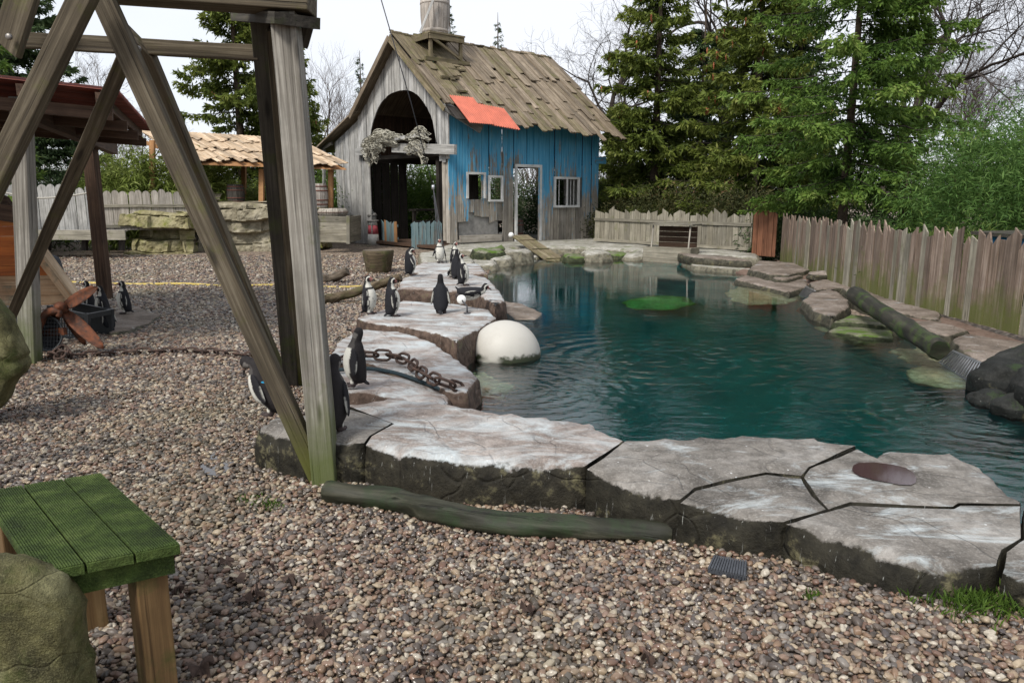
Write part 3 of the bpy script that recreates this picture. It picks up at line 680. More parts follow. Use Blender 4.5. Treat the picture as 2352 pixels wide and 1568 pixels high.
# ---------------------------------------------------------------- pebbles
def pebbles():
    st = .0225; xs = np.arange(-17, 6.5, st); ys = np.arange(1.6, 25.5, st * .88)
    gx, gy = np.meshgrid(xs, ys); gx[1::2] += st / 2
    P = np.stack([gx.ravel(), gy.ravel()], 1)
    P = P[(P[:, 0] > -.76 * P[:, 1] - 1.2) & (P[:, 0] < .72 * P[:, 1] + 1.0)]
    keep = rng.uniform(0, 1, len(P)) < np.clip(1.15 - P[:, 1] / 17, .15, 1)
    P = P[keep]
    for q in EXCL:
        qa = np.array([tuple(v) for v in q]); lo, hi = qa.min(0), qa.max(0)
        bb = (P[:, 0] > lo[0]) & (P[:, 0] < hi[0]) & (P[:, 1] > lo[1]) & (P[:, 1] < hi[1])
        ins = np.zeros(len(P), bool); ins[bb] = inpoly(P[bb], [tuple(v) for v in q]); P = P[~ins]
    P = P[~((P[:, 0] > 5.2))]
    n = len(P); P += rng.uniform(-.42, .42, P.shape) * st
    s = np.clip(rng.lognormal(math.log(.0125), .30, n), .006, .0225) * (1 + np.clip(P[:, 1] - 4, 0, 18) * .058)
    scl = np.stack([s * rng.uniform(1.0, 1.5, n), s * rng.uniform(.75, 1.05, n), s * rng.uniform(.5, .85, n)], 1)
    z = scl[:, 2] * rng.uniform(.1, .9, n) + rng.uniform(0, .024, n)
    z = z + np.array([gz(x, y) for x, y in P])
    V = np.column_stack([P, z])
    me = mesh_of('gravel_pebbles', V, [], MT['pebble'])
    rot = np.stack([rng.uniform(-.45, .45, n), rng.uniform(-.45, .45, n), rng.uniform(0, 6.28, n)], 1)
    for nm, d in (('scl', scl), ('rot', rot)):
        a = me.attributes.new(nm, 'FLOAT_VECTOR', 'POINT'); a.data.foreach_set('vector', d.astype(np.float32).ravel())
    o = bpy.data.objects.new('gravel_pebbles', me); link(o, None, Matrix.Identity(4)); prop(o, kind='stuff', label='rounded brown and grey river pebbles covering the ground', cat='gravel')
    ng = bpy.data.node_groups.new('pebbles', 'GeometryNodeTree'); ng.is_modifier = True
    ng.interface.new_socket('Geometry', in_out='INPUT', socket_type='NodeSocketGeometry'); ng.interface.new_socket('Geometry', in_out='OUTPUT', socket_type='NodeSocketGeometry')
    N = ng.nodes.new; L = ng.links.new
    gi, go = N('NodeGroupInput'), N('NodeGroupOutput')
    iop = N('GeometryNodeInstanceOnPoints'); L(gi.outputs[0], iop.inputs['Points'])
    jg = N('GeometryNodeJoinGeometry')
    for k in range(4):
        ico = N('GeometryNodeMeshIcoSphere'); ico.inputs['Subdivisions'].default_value = 2 if k % 2 else 3; ico.inputs['Radius'].default_value = 1
        sp = N('GeometryNodeSetPosition'); L(ico.outputs[0], sp.inputs['Geometry'])
        nt_ = N('ShaderNodeTexNoise'); nt_.inputs['Scale'].default_value = .9; nt_.inputs['Detail'].default_value = 2
        ps = N('GeometryNodeInputPosition'); ad = N('ShaderNodeVectorMath'); ad.operation = 'ADD'; ad.inputs[1].default_value = (k * 3.7, k * 5.1, 1.3)
        L(ps.outputs[0], ad.inputs[0]); L(ad.outputs[0], nt_.inputs['Vector'])
        sb = N('ShaderNodeVectorMath'); sb.operation = 'SUBTRACT'; sb.inputs[1].default_value = (.5, .5, .5); L(nt_.outputs['Color'], sb.inputs[0])
        sc2 = N('ShaderNodeVectorMath'); sc2.operation = 'SCALE'; sc2.inputs['Scale'].default_value = 1.0; L(sb.outputs[0], sc2.inputs[0])
        L(sc2.outputs[0], sp.inputs['Offset'])
        ss = N('GeometryNodeSetShadeSmooth'); L(sp.outputs[0], ss.inputs[0])
        sm = N('GeometryNodeSetMaterial'); sm.inputs['Material'].default_value = MT['pebble']; L(ss.outputs[0], sm.inputs[0])
        g2 = N('GeometryNodeGeometryToInstance'); L(sm.outputs[0], g2.inputs[0]); L(g2.outputs[0], jg.inputs[0])
    L(jg.outputs[0], iop.inputs['Instance']); iop.inputs['Pick Instance'].default_value = True
    rv = N('FunctionNodeRandomValue'); rv.data_type = 'INT'; rv.inputs[4].default_value = 0; rv.inputs[5].default_value = 3; L(rv.outputs[2], iop.inputs['Instance Index'])
    for nm, s_ in (('rot', 'Rotation'), ('scl', 'Scale')):
        na = N('GeometryNodeInputNamedAttribute'); na.data_type = 'FLOAT_VECTOR'; na.inputs[0].default_value = nm
        L(na.outputs[0], iop.inputs[s_])
    L(iop.outputs[0], go.inputs[0])
    md = o.modifiers.new('pebbles', 'NODES'); md.node_group = ng
    print('pebbles', n)
# ---------------------------------------------------------------- boathouse
K = pY(1031, 550, 27.0); hr = Vector((.77, .638, 0)).normalized(); hg = Vector((-hr.y, hr.x, 0))
K0 = Vector((K.x, K.y, 0)); UP = Vector((0, 0, 1))
def H(u, v, z): return K0 + hr * u + hg * v + UP * z
RV, RZ, SL = 3.1, 7.82, .79                     # ridge, slope
def rz_(v): return RZ - SL * (RV - v) if v < RV else (RZ - SL * (v - RV) if v < 6.25 else 5.38 - .36 * (v - 6.25))
house = thing('boathouse', H(3.8, 3.1, 0), 'weathered plank boathouse with blue painted side, arched gable and mossy board roof', 'house')
def vplank(nm, a, b, z0, z1, axis, off, mat, parent, t=.035, top=None, bot=None):
    """vertical board between a and b along axis ('u' or 'v'), off = other coordinate; top/bot are (za, zb) heights of the slanted ends"""
    za, zb = top or (z1, z1); ya, yb = bot or (z0, z0); g = .009
    P0 = H(a, off, 0) if axis == 'u' else H(off, a, 0); d = hr if axis == 'u' else hg
    zc = (min(ya, yb) + max(za, zb)) / 2; wd = b - a
    M = frame(P0 + d * (wd / 2) + UP * zc, UP, d)
    out = [(ya - zc, -wd / 2 + g), (za - zc, -wd / 2 + g), (zb - zc, wd / 2 - g), (yb - zc, wd / 2 - g)]
    return prism(nm, out, t * random.uniform(.8, 1.3), M, mat, parent)
def rail(nm, a, b, wd, t, mat, parent, side=UP): return beam(nm, a, b, wd, t, mat, parent, side)
# --- blue side wall
sw = rail('side_wall', H(0.05, .14, 5.0), H(7.55, .14, 5.0), .14, .09, MT['dark'], house)
for zz in (1.25, 3.55):
    if zz > 3: rail('rail', H(.05, .12, zz), H(7.55, .12, zz), .12, .06, MT['dark'], sw)
OPEN = [(.80, 1.62, 1.90, 2.82), (1.82, 2.46, 1.85, 2.74), (3.10, 4.42, .2, 3.22), (5.12, 6.52, 1.58, 2.77), (.47, 2.36, -.5, 1.0)]
u = 0.0
while u < 7.6:
    wd = random.uniform(.24, .36); ub = min(u + wd, 7.64)
    if 7.64 - ub < .12: ub = 7.64
    zb = .40 - .40 * u / 7.6 + random.uniform(-.10, .10); segs = [(zb, 5.22)]
    for (a, b, c, d) in OPEN:
        ov = min(b, ub) - max(a, u)
        if ov > .4 * (ub - u):
            dd = d + (random.uniform(0, .55) if c < 0 else 0)
            ns = []
            for (p, q) in segs:
                if c > p + .05: ns.append((p, min(q, c)))
                if dd < q - .05: ns.append((max(p, dd), q))
                if dd <= p or c >= q: ns = ns if (dd > p and c < q) else ns
            segs = [s for s in ns if s[1] - s[0] > .05]
    for (p, q) in segs:
        ja, jb = random.uniform(-.05, .05), random.uniform(-.05, .05)
        if p > .3 and abs(p - zb) > .3 and q > 1 and u < 2.4 and q < 2: ja, jb = random.uniform(-.12, .1), random.uniform(-.12, .1)
        vplank('plank', u, ub, p, q, 'u', random.uniform(-.045, .045), MT['blue'], sw, bot=(p + ja, p + jb) if p == zb or q < 2 else None)
    u = ub
vplank('patch_board', .5, 2.34, .45, 1.55, 'u', .10, MT['concrete'], sw)
rail('sill_board', H(.45, -.05, .48), H(2.4, -.05, .48), .26, .06, MT['greylow'], sw)
def frame_set(nm, a, b, c, d, parent, wd=.09, mull=False, sill=True):
    f = rail(nm, H(a - wd, -.05, d + wd / 2), H(b + wd, -.05, d + wd / 2), wd, .07, MT['white'], parent)
    for x in (a - wd / 2, b + wd / 2): rail('jamb', H(x, -.052, c), H(x, -.052, d), wd, .07, MT['white'], f, hr)
    if sill: rail('sill', H(a - wd, -.055, c - wd / 2), H(b + wd, -.055, c - wd / 2), wd, .09, MT['white'], f)
    if mull:
        for x in mull: rail('mullion', H(x, -.045, c), H(x, -.045, d), .07, .05, MT['white'], f, hr)
    return f
frame_set('window', .86, 1.58, 1.94, 2.80, house, .08, sill=False)
frame_set('window', 1.86, 2.40, 1.90, 2.70, house, .08)
frame_set('window', 5.2, 6.44, 1.66, 2.70, house, .09, mull=(5.84,))
for x in (5.45, 6.1, 6.28): rail('bar', H(x, .02, 1.66), H(x, .02, 2.7), .022, .02, MT['white'], house, hr)
frame_set('door_frame', 3.18, 4.34, .3, 3.12, house, .10, sill=False)
# --- gable
gw = rail('gable_wall', H(.12, .1, 3.55), H(.12, 6.3, 3.55), .16, .10, MT['dark'], house)
def arch(v):
    t = abs(v - 3.12) / 2.5
    return None if t >= 1 else 3.55 + 2.4 * (1 - t ** 2.3) ** .52
v = -.12
while v < 6.4:
    wd = random.uniform(.15, .25); vb = min(v + wd, 6.42)
    if 6.42 - vb < .08: vb = 6.42
    mid = (v + vb) / 2
    zt = (rz_(v) - .06 if v < RV else rz_(v) - .06, rz_(vb) - .06)
    a0, a1 = arch(v), arch(vb)
    base = 3.25 if mid < 1 else 3.62
    if a0 is None and a1 is None: bt = (base + random.uniform(-.08, .08),) * 2
    else: bt = (a0 or base, a1 or base)
    if min(zt) - max(bt) > .05: vplank('plank', v, vb, 0, 1, 'v', random.uniform(-.022, .022), MT['grey'], gw, top=zt, bot=bt)
    v = vb
for (a, b, z0) in ((.0, .22, .35), (.22, .42, .42)): vplank('corner_post', a, b, z0, 3.4, 'v', .07, MT['greylow'], gw, t=.06)
v = 5.72
while v < 8.75:
    wd = random.uniform(.2, .3); vb = min(v + wd, 8.78)
    z0, z1 = rz_(max(v, 6.3)) - .12, rz_(max(vb, 6.3)) - .12
    if v < 6.3: z0 = z1 = 3.65
    vplank('plank', v, vb, 0, 1, 'v', .08 + random.uniform(-.012, .012), MT['grey'], gw, top=(z0, z1), bot=(.02, .02)); v = vb
# lean-to side and post
for k in range(6): vplank('plank', .1 + k * .45, .54 + k * .45, .0, 4.3, 'u', 8.8, MT['grey'], gw)
rail('lean_to_post', H(-.1, 9.9, .0), H(-.1, 9.55, 4.1), .12, .12, MT['grey'], house, hr)
rail('lean_to_bracket', H(-.12, 9.9, 4.05), H(-.12, 8.7, 4.3), .14, .1, MT['darkpost'], house)
rail('crossbeam', H(-.16, 3.45, 3.86), H(-.16, -.72, 3.60), .34, .12, MT['grey'], house)
rail('crossbeam', H(-.10, 6.55, 3.85), H(-.10, 5.6, 3.80), .28, .12, MT['grey'], house)
rail('crossbeam', H(-.24, 3.6, 4.15), H(-.24, 1.2, 4.2), .12, .25, MT['grey'], house)
rail('eave_beam', H(-.3, -.25, 5.1), H(1.1, -.55, 4.35), .30, .10, MT['grey'], house)
rail('corner_beam', H(7.4, -.08, 3.5), H(8.0, -.08, 3.5), .28, .12, MT['blue'], house)
# door in the lean-to (low rounded hatch)
ha = [( .0, -.3), (.9, -.3), (1.15, -.2), (1.25, 0), (1.15, .2), (.9, .3), (0, .3)]
hatch = prism('hatch', ha, .05, frame(H(.03, 7.5, .1), UP, hg), MT['grey'], house)
for k in range(5): rail('slat', H(-.0, 7.27, .24 + k * .22), H(-.0, 7.73, .24 + k * .22), .19, .04, MT['darkpost'], hatch)
# --- inside
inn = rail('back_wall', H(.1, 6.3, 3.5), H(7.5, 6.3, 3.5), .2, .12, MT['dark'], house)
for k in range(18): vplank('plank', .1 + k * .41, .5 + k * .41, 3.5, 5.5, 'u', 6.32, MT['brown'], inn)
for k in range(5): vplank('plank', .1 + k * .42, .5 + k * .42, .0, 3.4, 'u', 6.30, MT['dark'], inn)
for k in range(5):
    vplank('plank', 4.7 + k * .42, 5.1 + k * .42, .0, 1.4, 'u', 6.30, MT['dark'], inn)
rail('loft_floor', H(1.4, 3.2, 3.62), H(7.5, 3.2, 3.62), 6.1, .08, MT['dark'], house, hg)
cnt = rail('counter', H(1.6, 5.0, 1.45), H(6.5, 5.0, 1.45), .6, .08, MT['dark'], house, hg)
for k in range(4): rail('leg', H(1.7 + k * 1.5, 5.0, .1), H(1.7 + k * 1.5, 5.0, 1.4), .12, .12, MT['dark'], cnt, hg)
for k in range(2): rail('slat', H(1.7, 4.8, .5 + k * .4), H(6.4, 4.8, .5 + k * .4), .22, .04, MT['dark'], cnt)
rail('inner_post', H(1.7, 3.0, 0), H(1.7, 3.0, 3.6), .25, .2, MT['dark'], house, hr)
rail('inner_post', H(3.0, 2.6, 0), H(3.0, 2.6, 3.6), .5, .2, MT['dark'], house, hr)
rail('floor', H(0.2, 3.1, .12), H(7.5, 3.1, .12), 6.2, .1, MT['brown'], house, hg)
# rear gable
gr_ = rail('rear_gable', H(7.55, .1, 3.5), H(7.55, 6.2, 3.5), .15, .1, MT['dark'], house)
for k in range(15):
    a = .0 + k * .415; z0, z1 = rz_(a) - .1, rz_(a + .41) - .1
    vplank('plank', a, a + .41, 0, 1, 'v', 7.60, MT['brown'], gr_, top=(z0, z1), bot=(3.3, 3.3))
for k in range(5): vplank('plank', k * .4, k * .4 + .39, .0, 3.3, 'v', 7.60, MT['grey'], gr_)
# --- roof
def deck(nm, v0, v1, u0, u1, dz, t=.03, mat='dark'):
    z0, z1 = rz_(v0) + dz, rz_(v1) + dz
    a, b = H((u0 + u1) / 2, v0, z0), H((u0 + u1) / 2, v1, z1)
    return beam(nm, a, b, u1 - u0, t, MT[mat], house, hr)
roof = deck('roof', RV - .02, -.95, -.25, 7.7, -.03)
sp = lambda v: RZ - SL * (RV - v)
sp_r = sp
def roof_plank(u0, wd, va, vb, dz, mat, t=.04, cut=.0):
    skew = random.uniform(-.02, .03)
    a, b = H(u0 + wd / 2, va, sp(va) + dz), H(u0 + wd / 2 + skew, vb, sp(vb) + dz + random.uniform(-.01, .03))
    L = (b - a).length; h = wd / 2 - .014; e = random.uniform(-.04, .04); k = wd * .18
    out = [(-L / 2, -h), (L / 2 - k * random.random(), -h), (L / 2 + e, -h * .4), (L / 2 + e * .5 + random.uniform(-.02, .02), h * .5), (L / 2 - k * random.random(), h), (-L / 2, h)]
    prism('plank', out, t * random.uniform(.9, 1.6), frame((a + b) / 2, b - a, hr), mat, roof)
for (va, vb, dz, jit) in ((.45, -1.2, .02, .16), (1.75, -.15, .075, .5), (3.22, 1.25, .135, .6)):
    u = -.32
    while u < 7.62:
        wd = random.uniform(.20, .34)
        e = vb + random.uniform(-jit, jit)
        if vb < -1:
            if u < 2.2: e = -.35
            elif random.random() < .22: e -= .3
            if u > 7.2: e = -1.45
        mm = MT['roofmoss'] if (u < 1.8 and random.random() < .7) or random.random() < .25 else MT['roof']
        roof_plank(u, wd, va + random.uniform(-.03, .04), e, dz + random.choice((0, .03, .045)), mm)
        u += wd
for k in range(2): beam('barge_board', H(-.38 - .03 * k, RV, RZ + .02 - .1 * k), H(-.38 - .03 * k, -.15 - .3 * k, sp(-.15 - .3 * k) + .02 - .1 * k), .16, .05, MT['roofmoss'], roof, UP)
lroof = deck('left_roof', RV + .02, 6.3, -.3, 7.7, .02, .05, 'roof')
z1_ = rz_(6.3)
beam('lean_to_roof', H(2.0, 6.2, 5.45), H(2.0, 10.25, 4.02), 4.7, .06, MT['roof'], house, hr)
for k in range(9):
    u0 = -.35 + k * .9
    beam('plank', H(u0 + .44, RV - .05, RZ + .12), H(u0 + .44, 6.45, rz_(6.25) + .02), .86, .05, MT['roof'], lroof, hr)
beam('barge_board', H(-.42, RV, RZ - .02), H(-.42, 6.4, 5.22), .2, .05, MT['roof'], lroof, UP)
# ridge moss boards
for k in range(13):
    beam('ridge_board', H(-.3 + k * .62, RV + .02, RZ + .17 + random.uniform(-.03, .03)), H(.28 + k * .62, RV + .02, RZ + .17 + random.uniform(-.03, .03)), .2, .05, MT['roofmoss'], roof, hg)
# battens (ladder rungs on the roof)
for (a, b, vv) in ((.35, 1.15, .85), (1.0, 1.8, 1.35), (.55, 1.0, .15)): beam('batten', H(a, vv, sp(vv) + .2), H(b, vv, sp(vv) + .2), .10, .06, MT['roofmoss'], roof, hg)
# --- corrugated red sheets on the eave
def corrugated(nm, o, du, dv, nu, amp, mat, parent, waves, t=.012, **pr):
    """sheet from o spanned by du (across the waves) and dv (along them)"""
    o, du, dv = Vector(o), Vector(du), Vector(dv); nr = du.cross(dv).normalized(); V = []; F = []
    for s in (0, 1):
        for i in range(nu + 1):
            w_ = math.sin(i / nu * waves * 2 * math.pi) * amp
            for j in range(2): V.append(o + du * (i / nu) + dv * j + nr * (w_ + s * t))
    n_ = (nu + 1) * 2
    for s in (0, 1):
        for i in range(nu):
            q = [s * n_ + i * 2, s * n_ + i * 2 + 1, s * n_ + i * 2 + 3, s * n_ + i * 2 + 2]; F.append(q if s == 0 else q[::-1])
    for i in range(nu):
        for j in (0, 1): F.append([i * 2 + j, (i + 1) * 2 + j, n_ + (i + 1) * 2 + j, n_ + i * 2 + j])
    for e in (0, nu): F.append([e * 2, e * 2 + 1, n_ + e * 2 + 1, n_ + e * 2])
    return mk(nm, [tuple(q) for q in V], F, mat, parent, True, **pr)
def rp(u, v, dz): return H(u, v, sp(v) + dz)
corrugated('red_sheet', rp(.02, -.12, .20), rp(1.06, -.12, .20) - rp(.02, -.12, .20), rp(.02, -1.32, .14) - rp(.02, -.12, .2), 84, .018, MT['redsheet'], house, 12, label='smooth red corrugated sheet')
corrugated('red_sheet', rp(1.0, -.36, .17), rp(2.16, -.50, .17) - rp(1.0, -.36, .17), rp(1.0, -1.30, .10) - rp(1.0, -.36, .17), 84, .022, MT['redsheet'], house, 12)
# --- platform and big barrel on the ridge
def barrel(name, loc, r0, h, mat, label, cat='barrel', group=None, staves=16, lid=True, hoops=(.12, .3, .7, .88), tilt=None, hoopmat=None):
    M = Matrix.Translation(Vector(loc))
    if tilt: M = M @ Matrix.Rotation(tilt, 4, 'Y')
    o = bpy.data.objects.new(name, None); link(o, None, M); prop(o, label, cat, group)
    rr = lambda t: r0 * (.80 + .20 * math.sin(math.pi * (.08 + .84 * t)))
    V, F = [], []; da = 2 * math.pi / staves; m_ = 7
    for i in range(m_):
        t = i / (m_ - 1)
        for a in (-da / 2 + .012, da / 2 - .012):
            for q in (rr(t), rr(t) - r0 * .07): V.append((t * h, math.sin(a) * q, math.cos(a) * q))
    for i in range(m_ - 1):
        b = i * 4; c = b + 4
        F += [(b, b + 2, c + 2, c), (b + 1, c + 1, c + 3, b + 3), (b, c, c + 1, b + 1), (b + 2, b + 3, c + 3, c + 2)]
    F += [(0, 1, 3, 2), (4 * m_ - 4, 4 * m_ - 2, 4 * m_ - 1, 4 * m_ - 3)]
    me = mesh_of('stave', V, F, mat)
    for k in range(staves):
        a = k * da; s = bpy.data.objects.new('stave', me)
        R3 = Matrix(((0, math.sin(a), math.cos(a), 0), (0, -math.cos(a), math.sin(a), 0), (1, 0, 0, 0), (0, 0, 0, 1)))
        link(s, o, M @ R3)
    for t in hoops:
        lathe('hoop', [(rr(t - .025) + .004, h * (t - .025)), (rr(t - .025) + .012, h * (t - .02)), (rr(t + .025) + .012, h * (t + .02)), (rr(t + .025) + .004, h * (t + .025))], 24, M, hoopmat or MT['hoop'], o)
    if lid: lathe('lid', [(r0 * .76, h * .95), (r0 * .76, h * .965)], 20, M, mat, o, False)
    return o
PZ = 7.93
PU = 1.32
plat = thing('platform', H(PU, 2.6, 7.5), 'small wooden platform on legs straddling the boathouse ridge', 'platform')
for k in range(4): beam('board', H(PU - .8, 1.95 + k * .42, PZ), H(PU + .8, 1.95 + k * .42, PZ), .40, .06, MT['roofmoss'], plat, hg)
for a in (PU - .68, PU + .68):
    for b in (1.9, 3.2): beam('leg', H(a, b, (RZ - SL * abs(b - RV)) + .08), H(a, b, PZ - .03), .11, .11, MT['roofmoss'], plat, hr)
beam('skirt', H(PU - .78, 1.80, PZ - .13), H(PU + .78, 1.80, PZ - .13), .20, .05, MT['roofmoss'], plat, UP)
beam('skirt', H(PU - .80, 1.83, PZ - .13), H(PU - .80, 3.3, PZ - .13), .20, .05, MT['roofmoss'], plat, UP)
beam('foot_rail', H(PU - 1.05, 1.72, sp_r(1.72) + .24), H(PU + .95, 1.72, sp_r(1.72) + .24), .14, .10, MT['roofmoss'], plat, UP)
beam('brace', H(PU - .65, 1.82, PZ - .2), H(PU + .65, 1.78, sp_r(1.78) + .32), .10, .06, MT['roofmoss'], plat, UP)
barrel('barrel', H(PU + .02, 2.6, PZ + .03), .56, 1.9, MT['barrel'], 'large pale wooden barrel standing on the roof platform', staves=18, hoops=(.1, .62, .9), hoopmat=MT['barrel'])
beam('pole', H(PU - .86, 2.3, PZ + .03), H(PU - .42, 1.95, PZ + 1.3), .08, .06, MT['grey'], None, UP, label='short grey wooden pole leaning on the roof barrel', cat='pole')
# --- ramp into the water
ramp_ = thing('ramp', pz(1290, 604, ZW), 'mossy plank ramp leading from the boathouse door into the water', 'ramp')
ra, rb = pY(1193, 541, 26.2), pz(1297, 612, ZW - .15)
sd = (rb - ra).cross(UP).normalized()
for k in range(4): beam('plank', ra + sd * (k - 1.5) * .165, rb + sd * (k - 1.5) * .165 + UP * random.uniform(-.01, .01), .155, .05, MT['roofmoss'], ramp_, sd)
for t in (.2, .5, .8): beam('cleat', ra.lerp(rb, t) - sd * .31 + UP * .045, ra.lerp(rb, t) + sd * .31 + UP * .045, .05, .03, MT['roofmoss'], ramp_, rb - ra)
# --- nets
def netcloth(nm, o, ax, ay, nx, ny, f, parent, th=.022):
    V = []; F = []
    for j in range(ny + 1):
        for i in range(nx + 1): V.append(f(i / nx, j / ny))
    for j in range(ny):
        for i in range(nx): F.append((j * (nx + 1) + i, j * (nx + 1) + i + 1, (j + 1) * (nx + 1) + i + 1, (j + 1) * (nx + 1) + i))
    ob = mk(nm, V, F, MT['net'], parent)
    md = ob.modifiers.new('net', 'WIREFRAME'); md.thickness = th; md.use_even_offset = False
    return ob
net = thing('fishing_net', H(-.2, 3.5, 3.9), 'bundled pale fishing nets draped over the crossbeam of the arched gable', 'net')
def nb(cv, cz, wv, hz, dep, seed, drop):
    def f(s, t):
        a = (s - .5) * 2; vv = cv + a * wv
        top = cz + hz * (1 - a * a) + .12 * noise.noise(Vector((s * 6, seed, 0)))
        lowr = cz - drop * (.6 + .5 * noise.noise(Vector((s * 4, seed, 5))))
        z = top + (lowr - top) * t
        uu = -.25 - dep * math.sin(math.pi * min(1, t * 1.1)) * (1 - .4 * a * a) + .22 * noise.noise(Vector((s * 7, t * 7, seed))) - .03 * noise.noise(Vector((s * 15, t * 15, seed)))
        return tuple(H(uu, vv + .15 * noise.noise(Vector((s * 5, t * 5, seed + 3))), z))
    return f
for k, (cv, cz, wv, hz, dep, drop, nx, ny) in enumerate(((4.2, 4.1, 1.35, .48, .22, .30, 22, 10), (4.3, 4.1, 1.2, .42, .14, .22, 18, 9), (4.95, 3.95, .55, .30, .18, 1.0, 9, 13), (4.6, 4.0, .7, .35, .25, .55, 12, 10), (3.3, 4.2, .7, .30, .14, .15, 12, 7),
        (1.5, 4.15, .75, .40, .16, .25, 12, 9), (1.6, 3.85, .6, .25, .2, .8, 10, 12), (3.9, 4.2, .9, .38, .3, .1, 14, 8))):
    netcloth('net_fold', None, None, None, nx, ny, nb(cv, cz, wv, hz, dep, k * 3.1, drop), net, .034)
# --- small things in front of the gable
def lighthouse(M, label):
    o = bpy.data.objects.new('ornament_lighthouse', None); link(o, None, M); prop(o, label, 'ornament')
    white = plain('lighthouse_white', (.55, .54, .50), .8, .3, 8); red = plain('lighthouse_red', (.50, .10, .12), .8, .3, 8)
    for k, (z0, z1, m_) in enumerate(((0, .45, white), (.45, .82, red), (.82, .98, white))):
        ra_, rb_ = .26 - .08 * z0, .26 - .08 * z1; lathe('band', [(ra_, z0), (rb_, z1)], 20, M, m_, o)
    lathe('gallery', [(.20, .98), (.27, 1.0), (.27, 1.03), (.2, 1.04)], 20, M, MT['concrete'], o)
    lathe('lantern', [(.16, 1.04), (.16, 1.22)], 12, M, MT['concrete'], o)
    lathe('cap', [(.22, 1.22), (.14, 1.32), (.03, 1.40), (.02, 1.48)], 16, M, MT['concrete'], o)
lighthouse(Matrix.Translation(pz(858, 562, 0)), 'small red and white striped ornamental lighthouse beside the boathouse arch')
def low_fence(nm, a, b, h, n_, mats, label, cat='fence', tops='jag', base=0.0, group=None, t=.03, raild=.04, rails=(.3, .8)):
    a, b = Vector(a), Vector(b); a.z = b.z = base; d = (b - a).normalized(); L = (b - a).length
    o = thing(nm, (a + b) / 2, label, cat, group)
    nrm = UP.cross(d)
    for q in rails: beam('rail', a + UP * h * q + nrm * raild, b + UP * h * q + nrm * raild, .09, .04, mats[-1], o, UP)
    for k in range(n_):
        wd = L / n_; c = a + d * (wd * (k + .5)); hh = h * random.uniform(.88, 1.06); e = random.uniform(-.07, .07) * h
        if tops == 'jag': out = [(0, -wd / 2 + .006), (hh - e, -wd / 2 + .006), (hh + e, wd / 2 - .006), (0, wd / 2 - .006)]
        elif tops == 'round': out = [(0, -wd / 2 + .02), (hh - wd * .4, -wd / 2 + .02), (hh - wd * .12, -wd * .28), (hh, 0), (hh - wd * .12, wd * .28), (hh - wd * .4, wd / 2 - .02), (0, wd / 2 - .02)]
        prism('board', out, t, frame(c + nrm * random.uniform(-.012, .012), UP + d * random.uniform(-.02, .02), d), mats[k % max(1, len(mats) - 1)], o)
    return o
teal = wood('teal_paint', (.10, .10, .09), (.20, .21, .20), (.30, .30, .28), paint=(.11, .20, .22), paintz=(-2, 1.6), vary=.3)
low_fence('low_fence', pz(878, 561, 0), pz(913, 566, 0), 1.05, 6, [teal, MT['newpost'], teal, teal, teal], 'short faded teal plank fence next to the ornamental lighthouse')
low_fence('low_fence', pz(945, 572, 0), pz(1016, 571, 0), 1.15, 8, [teal, teal], 'short faded teal plank fence under the boathouse arch')
barrel('barrel', H(3.9, .9, .3), .33, .85, MT['barreldark'], 'dark wooden barrel standing inside the boathouse doorway')
lathe('lamp', [(.0, 0), (.05, .01), (.09, .03), (.095, .045), (.0, .05)], 16, Matrix.Translation(pY(1174, 540, 26.0)) @ Matrix.Rotation(R(80), 4, 'X'), MT['silver'], None, label='round white lamp disc beside the top of the ramp', cat='lamp')
# ---------------------------------------------------------------- timber frame in the foreground
XA = Vector((1, 0, 0)); YA = Vector((0, 1, 0))
tf = thing('timber_frame', pz(745, 1112, 0), 'tall weathered timber frame of crossing diagonal beams with mossy feet', 'frame')
fbse = pz(750, 1122, -.03); rbse = pz(672, 893, -.03)
beam('front_post', fbse, pY(655, 34, 5.12), .165, .15, MT['post'], tf, XA, bev=.008, warp=.004, label='thick pale grey front post, green at its foot')
beam('rear_leg', rbse, pY(604, 40, 5.45), .15, .13, MT['darkpost'], tf, XA, bev=.007)
beam('rear_batten', pz(690, 885, 0) , pY(628, 60, 5.42), .07, .16, MT['frame'], tf, XA, bev=.006)
beam('top_beam', pY(180, -28, 5.12), pY(718, 8, 5.12), .135, .24, MT['frame'], tf, UP, bev=.008)
beam('header', pY(684, 48, 5.02), pY(578, 42, 5.75), .07, .30, MT['darkpost'], tf, UP)
beam('knee_plate', pY(700, 40, 5.22), pY(684, 100, 5.32), .14, .05, MT['darkpost'], tf, XA)
beam('diagonal', pz(738, 1108, 0), pY(214, -55, 4.98), .125, .09, MT['frame'], tf, XA, bev=.007, warp=.003)
beam('diagonal', pY(206, -35, 4.75), pY(-385, 1185, 4.85), .13, .10, MT['frame'], tf, XA, bev=.007, warp=.003, label='darker reddish brown diagonal')
Rr0, Rr1 = pz(652, 878, 0), pY(306, 60, 5.46)
L_ = (Rr1 - Rr0).length; h_ = .062
prism('diagonal', [(-L_ / 2, -h_), (L_ / 2 - .22, -h_), (L_ / 2, h_ * .9), (L_ / 2 - .02, h_), (-L_ / 2, h_)], .09, frame((Rr0 + Rr1) / 2, Rr1 - Rr0, -XA), MT['frame'], tf, bev=.006)
beam('diagonal', pY(296, 112, 5.5), pz(-30, 852, 0), .105, .08, MT['frame'], tf, XA, bev=.006, warp=.003)
beam('cross_rail', pY(20, 91, 5.58), pY(596, 123, 5.58), .105, .07, MT['frame'], tf, UP, bev=.006, warp=.003)
beam('stub', pY(60, -30, 5.35), pY(16, 112, 5.35), .19, .07, MT['frame'], tf, XA, bev=.008, e1=.03)
